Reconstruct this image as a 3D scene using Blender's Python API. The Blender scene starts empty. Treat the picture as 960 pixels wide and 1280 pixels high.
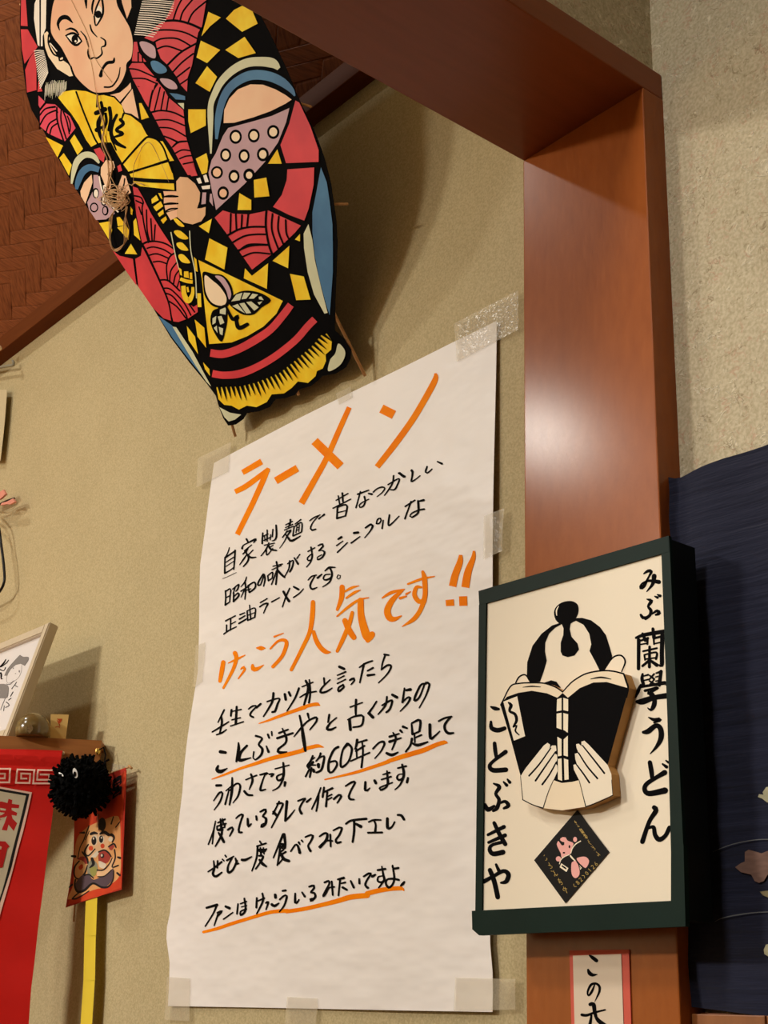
import bpy, bmesh, math, random
from mathutils import Vector, Matrix
from mathutils.geometry import tessellate_polygon
random.seed(7)
C = bpy.context.scene.collection
scene = bpy.context.scene
# ---------------------------------------------------------------- camera
CAM = Vector((0, 0, 1.10)); CX, CY, FPX = 480.0, 640.0, 1712.9857
RX = Vector((0.6331818645778895, 0.24899448998941331, 0.7328591067351072))
RY = Vector((0.773344247458548, -0.2425771500071049, -0.5857431187962885))
RZ = Vector((0.031928064339064775, 0.9376342945143072, -0.34615390862767687))
cam = bpy.data.objects.new('camera', bpy.data.cameras.new('camera')); C.objects.link(cam)
cam.matrix_world = Matrix.Translation(CAM) @ Matrix((RX, RY, RZ)).to_4x4()
cam.data.sensor_fit = 'VERTICAL'; cam.data.sensor_height = 24; cam.data.lens = FPX / 1280 * 24
cam.data.clip_start = 0.02
scene.camera = cam
# ---------------------------------------------------------------- light and exposure
scene.view_settings.view_transform = 'Standard'; scene.view_settings.look = 'None'
scene.view_settings.gamma = 1; scene.view_settings.use_curve_mapping = False
scene.view_settings.exposure = 0.0
world = bpy.data.worlds.new('world'); scene.world = world; world.use_nodes = True
world.node_tree.nodes['Background'].inputs[0].default_value = (1.0, 0.82, 0.6, 1)
world.node_tree.nodes['Background'].inputs[1].default_value = 0.02
def area(name, loc, target, sx, sy, power, col):
    l = bpy.data.lights.new(name, 'AREA'); l.shape = 'RECTANGLE'; l.size = sx; l.size_y = sy; l.energy = power; l.color = col
    o = bpy.data.objects.new(name, l); C.objects.link(o); o.location = loc
    o.rotation_euler = (Vector(target) - Vector(loc)).to_track_quat('-Z', 'Y').to_euler()
    return o
WARM = (0.97, 0.915, 0.82)
area('alcove_lamp', (-2.95, -0.45, 3.85), (-2.95, -0.4, 1.2), 0.14, 0.14, 22, WARM)
area('alcove_fill_light', (-2.5, -2.0, 2.5), (-2.5, -1.9, 0), 0.4, 0.4, 144, WARM)  # added fill light that lifts the lower wall and poster, no known fixture
area('opening_lamp', (-0.62, -0.55, 2.84), (-0.6, -0.2, 0), 0.3, 0.3, 16, WARM)
area('room_lamp', (-0.70, -1.3, 2.84), (-0.7, -1.1, 0), 0.3, 0.3, 22, WARM)
gl = bpy.data.lights.new('globe_lamp', 'POINT'); gl.energy = 16; gl.color = WARM; gl.shadow_soft_size = 0.06
g = bpy.data.objects.new('globe_lamp', gl); C.objects.link(g); g.location = (-2.05, -0.10, 2.38)
# ---------------------------------------------------------------- picture rays and surfaces
def ray(x, y):
    v = Vector((x - CX, -(y - CY), -FPX))
    return Vector((RX.dot(v), RY.dot(v), RZ.dot(v)))
class Surf:
    """a real plane in the room; at() finds where a sight line of the photograph meets it"""
    def __init__(s, p, n, wave=None):
        s.p = Vector(p); s.n = Vector(n).normalized(); s.wave = wave
        if s.n.dot(CAM - s.p) < 0: s.n = -s.n
    def at(s, x, y, off=0.0):
        r = ray(x, y); t = (s.p - CAM).dot(s.n) / r.dot(s.n)
        q = CAM + r * t
        return q + s.n * (off + (s.wave(q) if s.wave else 0.0))
def wallY(y, wave=None): return Surf((0, y, 0), (0, -1, 0), wave)
def W(x, y, z): return Vector((x, y, z + CAM.z))      # calibrated heights are above the lens
# ---------------------------------------------------------------- materials
def srgb(c):
    return tuple(((v / 255) / 12.92 if v / 255 <= 0.04045 else ((v / 255 + 0.055) / 1.055) ** 2.4) for v in c) + (1,)
MATS = {}
def mat(name, col, rough=0.6, spec=0.3, var=0.0, vscale=40, bump=0.0, bscale=200, metal=0, coat=0, col2=None, stretch=None, detail=3, trans=0, alpha=1, bdist=0.001, sheen=0):
    if name in MATS: return MATS[name]
    m = bpy.data.materials.new(name); m.use_nodes = True; MATS[name] = m
    nt = m.node_tree; N = nt.nodes; L = nt.links; b = N['Principled BSDF']
    b.inputs['Base Color'].default_value = srgb(col); b.inputs['Roughness'].default_value = rough
    b.inputs['Specular IOR Level'].default_value = spec; b.inputs['Metallic'].default_value = metal
    b.inputs['Coat Weight'].default_value = coat; b.inputs['Coat Roughness'].default_value = 0.21
    b.inputs['Alpha'].default_value = alpha; b.inputs['Transmission Weight'].default_value = trans
    b.inputs['Sheen Weight'].default_value = sheen
    if var or bump or col2:
        tc = N.new('ShaderNodeTexCoord'); mp = N.new('ShaderNodeMapping'); L.new(tc.outputs['Object'], mp.inputs[0])
        if stretch: mp.inputs['Scale'].default_value = stretch
    if var or col2:
        n = N.new('ShaderNodeTexNoise'); n.inputs['Scale'].default_value = vscale; n.inputs['Detail'].default_value = detail
        L.new(mp.outputs[0], n.inputs[0])
        r = N.new('ShaderNodeValToRGB'); L.new(n.outputs[0], r.inputs[0])
        a = srgb(col); e = srgb(col2) if col2 else tuple(min(1, v * (1 + var)) for v in a[:3]) + (1,)
        d = a if col2 else tuple(v * (1 - var) for v in a[:3]) + (1,)
        r.color_ramp.elements[0].color = d; r.color_ramp.elements[1].color = e
        r.color_ramp.elements[0].position = 0.3; r.color_ramp.elements[1].position = 0.7
        L.new(r.outputs[0], b.inputs['Base Color'])
    if bump:
        n2 = N.new('ShaderNodeTexNoise'); n2.inputs['Scale'].default_value = bscale; n2.inputs['Detail'].default_value = detail
        L.new(mp.outputs[0], n2.inputs[0])
        bp = N.new('ShaderNodeBump'); bp.inputs['Strength'].default_value = bump; bp.inputs['Distance'].default_value = bdist
        L.new(n2.outputs[0], bp.inputs['Height']); L.new(bp.outputs[0], b.inputs['Normal'])
    return m
# ---------------------------------------------------------------- object helpers
def link(name, bm, m, parent=None, smooth=False):
    me = bpy.data.meshes.new(name); bm.to_mesh(me); bm.free()
    for mm in (m if isinstance(m, (list, tuple)) else [m]): me.materials.append(mm)
    if smooth:
        for p in me.polygons: p.use_smooth = True
    o = bpy.data.objects.new(name, me); C.objects.link(o)
    if parent: o.parent = parent; o.matrix_parent_inverse = parent.matrix_world.inverted()
    return o
def thing(name, label, cat, loc=(0, 0, 0), group=None):
    o = bpy.data.objects.new(name, None); C.objects.link(o); o.location = loc
    o.empty_display_size = 0.05; o.matrix_world = Matrix.Translation(loc)
    return tag(o, label, cat, group)
def tag(o, label, cat, group=None):
    o['label'] = label; o['category'] = cat
    if group: o['group'] = group
    return o
def struct(o): o['kind'] = 'structure'; return o
def box(bm, a, b, bevel=0):
    a = Vector(a); b = Vector(b)
    r = bmesh.ops.create_cube(bm, size=1)
    for v in r['verts']: v.co = Vector(((v.co.x + .5) * (b.x - a.x) + a.x, (v.co.y + .5) * (b.y - a.y) + a.y, (v.co.z + .5) * (b.z - a.z) + a.z))
    if bevel: bmesh.ops.bevel(bm, geom=list({e for v in r['verts'] for e in v.link_edges}), offset=bevel, segments=2, affect='EDGES', profile=.6)
def new(): return bmesh.new()
def boxobj(name, a, b, m, parent=None, bevel=0):
    bm = new(); box(bm, a, b, bevel); return link(name, bm, m, parent)
def tube(bm, pts, r, seg=6, closed=False):
    pts = [Vector(p) for p in pts]; rings = []
    n = len(pts)
    for i, p in enumerate(pts):
        d = (pts[min(i + 1, n - 1)] - pts[max(i - 1, 0)]).normalized()
        u = d.orthogonal().normalized() if i == 0 else (pu - d * pu.dot(d)).normalized()
        pu = u; w = d.cross(u); rr = r[i] if isinstance(r, (list, tuple)) else r
        rings.append([bm.verts.new(p + (u * math.cos(a) + w * math.sin(a)) * rr) for a in [2 * math.pi * k / seg for k in range(seg)]])
    for a, b in zip(rings, rings[1:]):
        for k in range(seg): bm.faces.new((a[k], a[(k + 1) % seg], b[(k + 1) % seg], b[k]))
    bm.faces.new(rings[0][::-1]); bm.faces.new(rings[-1])
def spline(pts, step=3.0, closed=False):
    """Catmull-Rom through points of any dimension (first two are x, y)"""
    P = [tuple(p) for p in pts]; n = len(P); out = []
    if n == 1: return P
    g = (lambda i: P[i % n]) if closed else (lambda i: P[max(0, min(n - 1, i))])
    for i in range(n if closed else n - 1):
        a, b, c, d = g(i - 1), g(i), g(i + 1), g(i + 2)
        L = math.hypot(c[0] - b[0], c[1] - b[1]); k = max(1, min(10, int(L / step)))
        for j in range(k):
            t = j / k
            out.append(tuple(.5 * (2 * b[q] + (c[q] - a[q]) * t + (2 * a[q] - 5 * b[q] + 4 * c[q] - d[q]) * t * t + (3 * b[q] - a[q] - 3 * c[q] + d[q]) * t ** 3) for q in range(len(b))))
    if not closed: out.append(P[-1])
    return out
def ribbon(bm, S, pts, off, caps='round', mi=0, step=1.6):
    """pen stroke: pts (x, y, width) in photograph pixels laid on the surface S"""
    P = spline(pts, step)
    P = [p for i, p in enumerate(P) if i == 0 or math.hypot(p[0] - P[i - 1][0], p[1] - P[i - 1][1]) > 1e-3]
    if len(P) < 2: P = [P[0], (P[0][0] + .2, P[0][1], P[0][2])]
    n = len(P); prev = None
    for i, (x, y, w) in enumerate(P):
        a = P[max(0, i - 1)]; b = P[min(n - 1, i + 1)]
        dx, dy = b[0] - a[0], b[1] - a[1]; l = math.hypot(dx, dy) or 1; nx, ny = -dy / l, dx / l
        h = max(w, .25) / 2
        cur = (bm.verts.new(S.at(x + nx * h, y + ny * h, off)), bm.verts.new(S.at(x - nx * h, y - ny * h, off)))
        if prev:
            f = bm.faces.new((prev[0], prev[1], cur[1], cur[0])); f.material_index = mi
        if caps == 'round' and i in (0, n - 1) and w > .5:
            s = -1 if i == 0 else 1; tx, ty = dx / l * s, dy / l * s; vs = []
            for k in range(1, 5):
                t = math.pi * k / 5
                vs.append(bm.verts.new(S.at(x + nx * h * math.cos(t) + tx * h * math.sin(t), y + ny * h * math.cos(t) + ty * h * math.sin(t), off)))
            f = bm.faces.new([cur[0]] + vs + [cur[1]]); f.material_index = mi
        prev = cur
def fill(bm, S, pts, off, mi=0, smooth=False):
    P = spline([(p[0], p[1]) for p in pts], 2.0, True) if smooth else [(p[0], p[1]) for p in pts]
    tri = tessellate_polygon([[Vector((x, y, 0)) for x, y in P]])
    if S.wave:                                       # small triangles that follow the cloth
        T = [tuple(P[k] for k in t) for t in tri]; D = lambda a, b: math.hypot(a[0] - b[0], a[1] - b[1]); M = lambda a, b: ((a[0] + b[0]) / 2, (a[1] + b[1]) / 2)
        while T:
            a, b, c = T.pop(); l = (D(a, b), D(b, c), D(c, a)); m_ = max(l)
            if m_ > 3.0:
                if m_ == l[0]: q = M(a, b); T += [(a, q, c), (q, b, c)]
                elif m_ == l[1]: q = M(b, c); T += [(a, b, q), (a, q, c)]
                else: q = M(c, a); T += [(a, b, q), (q, b, c)]
            else: bm.faces.new([bm.verts.new(S.at(x, y, off)) for x, y in (a, b, c)]).material_index = mi
        return
    vs = [bm.verts.new(S.at(x, y, off)) for x, y in P]
    for t in tri:
        try: f = bm.faces.new([vs[k] for k in t]); f.material_index = mi
        except ValueError: pass
def pts(s): return [tuple(float(v) for v in p.split(',')) for p in s.split()]
def orient(bm, n):
    for f in bm.faces:
        f.normal_update()
        if f.normal.dot(n) < 0: f.normal_flip()
def write(name, S, blocks, m, parent, off, caps='round', fat=1.0):
    """one mesh of handwriting: blocks of (ox, oy, zoom, pen, strokes)"""
    bm = new(); k = 0
    for ox, oy, z, pen, text in blocks:
        for st in text.split(';'):
            q = [(ox + p[0] / z, oy + p[1] / z, (p[2] if len(p) > 2 else pen) / z * fat) for p in pts(st)]
            ribbon(bm, S, q, off + (k % 30) * 3e-6, caps); k += 1
    orient(bm, S.n)
    o = link(name, bm, m, parent); o['kind'] = 'stuff'
    return o
def draw(name, S, blocks, palette, parent, off, dz=4e-6, fat=1.0):
    """flat print: the whole drawing is one mesh, one material for every colour"""
    keys = list(palette); bm = new(); i = 0
    for ox, oy, z, items in blocks:
        for it in items:
            c, kind, rest = it.split(' ', 2); i += 1; o = off + i * dz; mi = keys.index(c)
            if kind in 'FG': fill(bm, S, [(ox + p[0] / z, oy + p[1] / z) for p in pts(rest)], o, mi, kind == 'G')
            elif kind == 'S': ribbon(bm, S, [(ox + p[0] / z, oy + p[1] / z, p[2] / z * (fat if c == 'k' else 1)) for p in pts(rest)], o, 'round' if c == 'k' else 'flat', mi)
            elif kind == 'E':
                x, y, a, b = pts(rest)[0]
                fill(bm, S, [(ox + (x + a * math.cos(t)) / z, oy + (y + b * math.sin(t)) / z) for t in [2 * math.pi * q / 20 for q in range(20)]], o, mi)
    orient(bm, S.n)
    o = link(name, bm, [palette[k][1] for k in keys], parent); o['kind'] = 'stuff'
    return o
def slab(name, S, outline, thick, m, parent=None, off=0.0, bevel=0, smooth=False):
    """solid board whose front outline is given in photograph pixels on S; its back lies thick behind"""
    P = spline(outline, 4, True) if smooth else outline
    bm = new(); f = [bm.verts.new(S.at(p[0], p[1], off)) for p in P]; b = [bm.verts.new(v.co - S.n * thick) for v in f]
    tri = tessellate_polygon([[Vector((p[0], p[1], 0)) for p in P]])
    for t in tri:
        bm.faces.new([f[k] for k in t]); bm.faces.new([b[k] for k in reversed(t)])
    n = len(P)
    for i in range(n): bm.faces.new((f[i], b[i], b[(i + 1) % n], f[(i + 1) % n]))
    bmesh.ops.recalc_face_normals(bm, faces=bm.faces)
    return link(name, bm, m, parent)
def sheet(name, S, outline, m, parent=None, thick=0.0003, off=0.0, cuts=0.02):
    """paper or cloth: outline in pixels, cut into a grid so that it can follow the wave of S"""
    flat = Surf(S.p, S.n)
    P = [flat.at(p[0], p[1]) for p in outline]
    u = S.n.cross(Vector((0, 0, 1))).normalized(); v = u.cross(S.n).normalized(); o = P[0]
    Q = [((p - o).dot(u), (p - o).dot(v)) for p in P]
    bm = new(); vs = [bm.verts.new((a, b, 0)) for a, b in Q]
    for t in tessellate_polygon([[Vector((a, b, 0)) for a, b in Q]]): bm.faces.new([vs[k] for k in t])
    for ax, lo, hi in ((0, min(q[0] for q in Q), max(q[0] for q in Q)), (1, min(q[1] for q in Q), max(q[1] for q in Q))):
        c = lo + cuts
        while c < hi:
            co = Vector((c, 0, 0)) if ax == 0 else Vector((0, c, 0)); no = Vector((1, 0, 0)) if ax == 0 else Vector((0, 1, 0))
            bmesh.ops.bisect_plane(bm, geom=bm.verts[:] + bm.edges[:] + bm.faces[:], plane_co=co, plane_no=no); c += cuts
    bmesh.ops.remove_doubles(bm, verts=bm.verts, dist=1e-6)
    for w in bm.verts:
        q = o + u * w.co.x + v * w.co.y
        w.co = q + S.n * (off + (S.wave(q) if S.wave else 0))
    orient(bm, S.n)
    if thick:
        r = bmesh.ops.extrude_face_region(bm, geom=bm.faces[:])
        # the extruded copy becomes the front, the original the back
        fr = {g for g in r['geom'] if isinstance(g, bmesh.types.BMVert)}
        for w in bm.verts:
            if w not in fr: w.co -= S.n * thick
        bmesh.ops.recalc_face_normals(bm, faces=bm.faces)
    return link(name, bm, m, parent, smooth=False)
# ================================================================ setting
YA = 1.034           # wall plane behind poster and noren; jamb face is at y = 1.0
def node_wall_paper():
    m = mat('beige_wallpaper', (190, 170, 124), rough=.75, spec=.2)
    nt = m.node_tree; N = nt.nodes; L = nt.links; b = N['Principled BSDF']
    tc = N.new('ShaderNodeTexCoord')
    n1 = N.new('ShaderNodeTexNoise'); n1.inputs['Scale'].default_value = 400; n1.inputs['Detail'].default_value = 4; L.new(tc.outputs['Object'], n1.inputs[0])
    n2 = N.new('ShaderNodeTexNoise'); n2.inputs['Scale'].default_value = 9; n2.inputs['Detail'].default_value = 2; L.new(tc.outputs['Object'], n2.inputs[0])
    ad = N.new('ShaderNodeMath'); ad.operation = 'MULTIPLY_ADD'; ad.inputs[1].default_value = .16; L.new(n2.outputs[0], ad.inputs[0]); L.new(n1.outputs[0], ad.inputs[2])
    r = N.new('ShaderNodeValToRGB'); L.new(ad.outputs[0], r.inputs[0])
    r.color_ramp.elements[0].position = .44; r.color_ramp.elements[1].position = .72
    r.color_ramp.elements[0].color = srgb((179, 164, 125)); r.color_ramp.elements[1].color = srgb((199, 184, 144))
    L.new(r.outputs[0], b.inputs['Base Color'])
    bp = N.new('ShaderNodeBump'); bp.inputs['Strength'].default_value = .5; bp.inputs['Distance'].default_value = .0009
    L.new(n1.outputs[0], bp.inputs['Height']); L.new(bp.outputs[0], b.inputs['Normal'])
    return m
def node_fibre_paper():
    m = mat('fibre_wallpaper', (200, 186, 150), rough=.8, spec=.2)
    nt = m.node_tree; N = nt.nodes; L = nt.links; b = N['Principled BSDF']
    tc = N.new('ShaderNodeTexCoord')
    def fibre(scale, off, lo, hi):
        mp = N.new('ShaderNodeMapping'); mp.inputs['Location'].default_value = (off, off * 2, off * 3); L.new(tc.outputs['Object'], mp.inputs[0])
        n = N.new('ShaderNodeTexNoise'); n.inputs['Scale'].default_value = scale; n.inputs['Detail'].default_value = 2.5; n.inputs['Distortion'].default_value = 1.6; L.new(mp.outputs[0], n.inputs[0])
        s = N.new('ShaderNodeMath'); s.operation = 'SUBTRACT'; s.inputs[1].default_value = .5; L.new(n.outputs[0], s.inputs[0])
        a = N.new('ShaderNodeMath'); a.operation = 'ABSOLUTE'; L.new(s.outputs[0], a.inputs[0])
        r = N.new('ShaderNodeMapRange'); r.inputs[1].default_value = lo; r.inputs[2].default_value = hi; r.inputs[3].default_value = 1; r.inputs[4].default_value = 0; L.new(a.outputs[0], r.inputs[0])
        g = N.new('ShaderNodeTexNoise'); g.inputs['Scale'].default_value = scale * 1.3; L.new(mp.outputs[0], g.inputs[0])
        k = N.new('ShaderNodeMapRange'); k.inputs[1].default_value = .5; k.inputs[2].default_value = .6; L.new(g.outputs[0], k.inputs[0])
        mu = N.new('ShaderNodeMath'); mu.operation = 'MULTIPLY'; L.new(r.outputs[0], mu.inputs[0]); L.new(k.outputs[0], mu.inputs[1])
        return mu
    f1, f2, f3 = fibre(48, 0, 0, .03), fibre(58, 3.3, 0, .024), fibre(48, 7.7, 0, .03)
    base = N.new('ShaderNodeTexNoise'); base.inputs['Scale'].default_value = 260; L.new(tc.outputs['Object'], base.inputs[0])
    cr = N.new('ShaderNodeValToRGB'); cr.color_ramp.elements[0].color = srgb((182, 170, 140)); cr.color_ramp.elements[1].color = srgb((206, 194, 166))
    cr.color_ramp.elements[0].position = .35; cr.color_ramp.elements[1].position = .65; L.new(base.outputs[0], cr.inputs[0])
    last = cr.outputs[0]
    for f, c, k in ((f1, (232, 222, 196), .9), (f2, (132, 112, 82), .75), (f3, (190, 146, 124), .6)):
        mx = N.new('ShaderNodeMix'); mx.data_type = 'RGBA'; s = N.new('ShaderNodeMath'); s.operation = 'MULTIPLY'; s.inputs[1].default_value = k
        L.new(f.outputs[0], s.inputs[0]); L.new(s.outputs[0], mx.inputs[0]); L.new(last, mx.inputs[6]); mx.inputs[7].default_value = srgb(c); last = mx.outputs[2]
    L.new(last, b.inputs['Base Color'])
    bp = N.new('ShaderNodeBump'); bp.inputs['Strength'].default_value = .6; bp.inputs['Distance'].default_value = .0012
    L.new(f1.outputs[0], bp.inputs['Height']); L.new(bp.outputs[0], b.inputs['Normal'])
    return m
M_WALL = node_wall_paper(); M_FIB = node_fibre_paper()
M_WOOD = mat('lacquered_wood', (148, 76, 22), rough=.6, spec=.08, col2=(158, 84, 28), vscale=26, stretch=(3, 3, 1.0), bump=.3, bscale=38, bdist=.003, coat=.5, detail=4)
M_WOODD = mat('dark_edge_wood', (134, 80, 38), rough=.45, spec=.4, col2=(150, 92, 48), vscale=30, stretch=(3, 3, .3))
M_BEAM = mat('beam_wood', (132, 66, 26), rough=.4, spec=.2, col2=(140, 70, 32), vscale=30, stretch=(3, .3, 3), coat=.2)
M_CEILB = mat('ceiling_backing', (104, 58, 34), rough=.8)
M_FLOOR = mat('dark_floor', (70, 48, 32), rough=.8, var=.1, vscale=60)
M_PLASTER = mat('plaster', (120, 96, 66), rough=.9)
ZF = -1.10
def SB(name, a, b, m, bevel=0): return struct(boxobj(name, W(*a), W(*b), m, None, bevel))
SB('floor', (-3.8, -2.6, ZF - .05), (2.3, 1.2, ZF), M_FLOOR)
SB('wall_back_alcove', (-3.7, YA, ZF), (-.999, YA + .08, 3.1), M_WALL)
SB('wall_back_room', (-.99, YA, ZF), (2.25, YA + .08, 1.78), M_FIB)
SB('wall_left', (-3.76, -2.5, ZF), (-3.7, YA + .08, 3.1), M_WALL)
SB('wall_front', (-3.7, -2.56, ZF), (2.2, -2.5, 3.1), M_PLASTER)
SB('wall_right', (2.2, -2.5, ZF), (2.25, YA, 1.78), M_FIB)
SB('wall_partition', (-.99, -2.5, 1.0123), (-.829, YA, 1.78), M_FIB)
SB('wall_partition_upper', (-.99, -2.5, 1.78), (-.94, YA, 3.1), M_WALL)
SB('wall_partition_near', (-.99, -2.5, ZF), (-.829, -1.5, .98), M_FIB)
SB('ceiling', (-.99, -2.5, 1.78), (2.2, YA, 1.83), M_PLASTER)
# opening frame: jamb standing against the wall, header running overhead
SB('trim_1', (-1.0045, 1.0, ZF), (-.8165, YA + .02, .9793), M_WOOD, .0016)
bm = new(); box(bm, W(-1.0045, -1.5, .9795), W(-.8165, 1.0335, 1.0128), .0016); struct(link('trim_2', bm, M_BEAM))
# sloped woven ceiling of the alcove
TH = math.radians(55); CD = Vector((0, -math.cos(TH), math.sin(TH)))
CP = W(0, 1.006, 1.357); CN = Vector((1, 0, 0)).cross(CD)
SC = Surf(CP, CN)
bm = new(); L0 = 2.0
v = [bm.verts.new(CP + Vector((x, 0, 0)) + CD * d) for x, d in ((-3.7, -.02), (-.99, -.02), (-.99, L0), (-3.7, L0))]
f = bm.faces.new(v); e = bmesh.ops.extrude_face_region(bm, geom=[f])
for g in e['geom']:
    if isinstance(g, bmesh.types.BMVert): g.co -= SC.n * .02
for g in bm.verts: g.co -= SC.n * .004
bmesh.ops.recalc_face_normals(bm, faces=bm.faces)
ceil2 = struct(link('ceiling_sloped', bm, M_CEILB))
TOP = (CP + CD * L0)
SB('ceiling_flat', (-3.7, -2.5, TOP.z - CAM.z), (-.99, TOP.y, TOP.z - CAM.z + .03), M_PLASTER)
def woven(name, c1, c2):
    m = mat(name, c1, rough=.6, spec=.12); N = m.node_tree.nodes; L = m.node_tree.links; b = N['Principled BSDF']
    tc = N.new('ShaderNodeTexCoord'); oi = N.new('ShaderNodeObjectInfo'); mp = N.new('ShaderNodeMapping'); mp.inputs['Scale'].default_value = (1.2, 9, 1)
    mu = N.new('ShaderNodeMath'); mu.operation = 'MULTIPLY'; mu.inputs[1].default_value = 40; L.new(oi.outputs['Random'], mu.inputs[0])
    cb = N.new('ShaderNodeCombineXYZ'); L.new(mu.outputs[0], cb.inputs[0]); L.new(mu.outputs[0], cb.inputs[1]); L.new(cb.outputs[0], mp.inputs['Location'])
    L.new(tc.outputs['UV'], mp.inputs[0]); n = N.new('ShaderNodeTexNoise'); n.inputs['Scale'].default_value = 1.0; n.inputs['Detail'].default_value = 3; L.new(mp.outputs[0], n.inputs[0])
    r = N.new('ShaderNodeValToRGB'); r.color_ramp.elements[0].position = .36; r.color_ramp.elements[1].position = .6
    r.color_ramp.elements[0].color = srgb(c2); r.color_ramp.elements[1].color = srgb(c1); L.new(n.outputs[0], r.inputs[0]); L.new(r.outputs[0], b.inputs['Base Color'])
    bp = N.new('ShaderNodeBump'); bp.inputs['Strength'].default_value = .3; bp.inputs['Distance'].default_value = .001; L.new(n.outputs[0], bp.inputs['Height']); L.new(bp.outputs[0], b.inputs['Normal'])
    return m
M_AJ = [woven('woven_cedar_a', (140, 80, 46), (112, 60, 32)), woven('woven_cedar_b', (134, 76, 42), (106, 56, 30))]
O = SC.at(50, 250); U = SC.at(70, 246.2) - O; V = SC.at(50.2, 267) - O
def strip_mesh(a, b, name, m):
    """one woven strip in its own frame: a along, b across, ends dipping under the neighbours"""
    bm = new(); rows = []
    nn = SC.n
    for t, h in ((0.0, .0), (.06, .0008), (.35, .0014), (.65, .0014), (.94, .0008), (1.0, 0)):
        rows.append([bm.verts.new(a * (t * 3) + b * s + nn * (h - (.0006 if s in (.006, .994) else 0))) for s in (.006, .05, .95, .994)])
    for r, q in zip(rows, rows[1:]):
        for k in range(3): bm.faces.new((r[k], r[k + 1], q[k + 1], q[k]))
    orient(bm, nn); uv = bm.loops.layers.uv.new('UVMap'); A = a / (a.length_squared); B = b / b.length_squared
    for f in bm.faces:
        for l in f.loops: l[uv].uv = (l.vert.co.dot(A), l.vert.co.dot(B))
    me = bpy.data.meshes.new(name); bm.to_mesh(me); bm.free(); me.materials.append(m)
    return me
SM = [strip_mesh(U, V, 'ceiling_strip', M_AJ[0]), strip_mesh(V, U, 'ceiling_strip', M_AJ[1])]
cnt = 0
for i in range(-9, 30):
    for j in range(-22, 14):
        h = (i + j) % 6
        if h not in (0, 3): continue
        c = O + U * (i + (1.5 if h == 0 else .5)) + V * (j + (.5 if h == 0 else 1.5))
        r = c - CAM; vx = Vector((RX.dot(r) * 0, 0, 0))
        loc = cam.matrix_world.inverted() @ c
        px, py = CX + FPX * loc.x / -loc.z, CY - FPX * loc.y / -loc.z
        if not (-45 < px < 480 and -45 < py < 470): continue
        if c.y > 1.03 or c.x > -1.0 or c.x < -2.98: continue
        inside = (px > 45 + .62 * py + 60 and py < 230 and px < 260) or (px > 60 and px < 250 + .3 * py and py < 180 + 0)
        if inside: continue
        o = bpy.data.objects.new('ceiling_strip', SM[0 if h == 0 else 1]); C.objects.link(o)
        o.location = O + U * i + V * j; o.parent = ceil2; cnt += 1
print('ceiling strips', cnt)
# rail under the sloped ceiling
bm = new(); box(bm, W(-3.7, 1.0035, 1.316), W(-1.0, YA, 1.3555), .0012); struct(link('trim_3', bm, mat('rail_wood', (98, 48, 16), rough=.6, spec=.08, col2=(106, 54, 20), vscale=30, stretch=(.3, 3, 3))))
# wainscot boards under the noren
tr = struct(boxobj('trim_4', W(-.812, YA - .012, ZF), W(.3, YA, .013), mat('wainscot_back', (120, 66, 34), rough=.5)))
for k in range(14):
    boxobj('board', W(-.8165 + .078 * k + .001, YA - .02, ZF), W(-.8165 + .078 * (k + 1) - .0007, YA - .0125, .012), M_WOODD, tr, .001)
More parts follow.
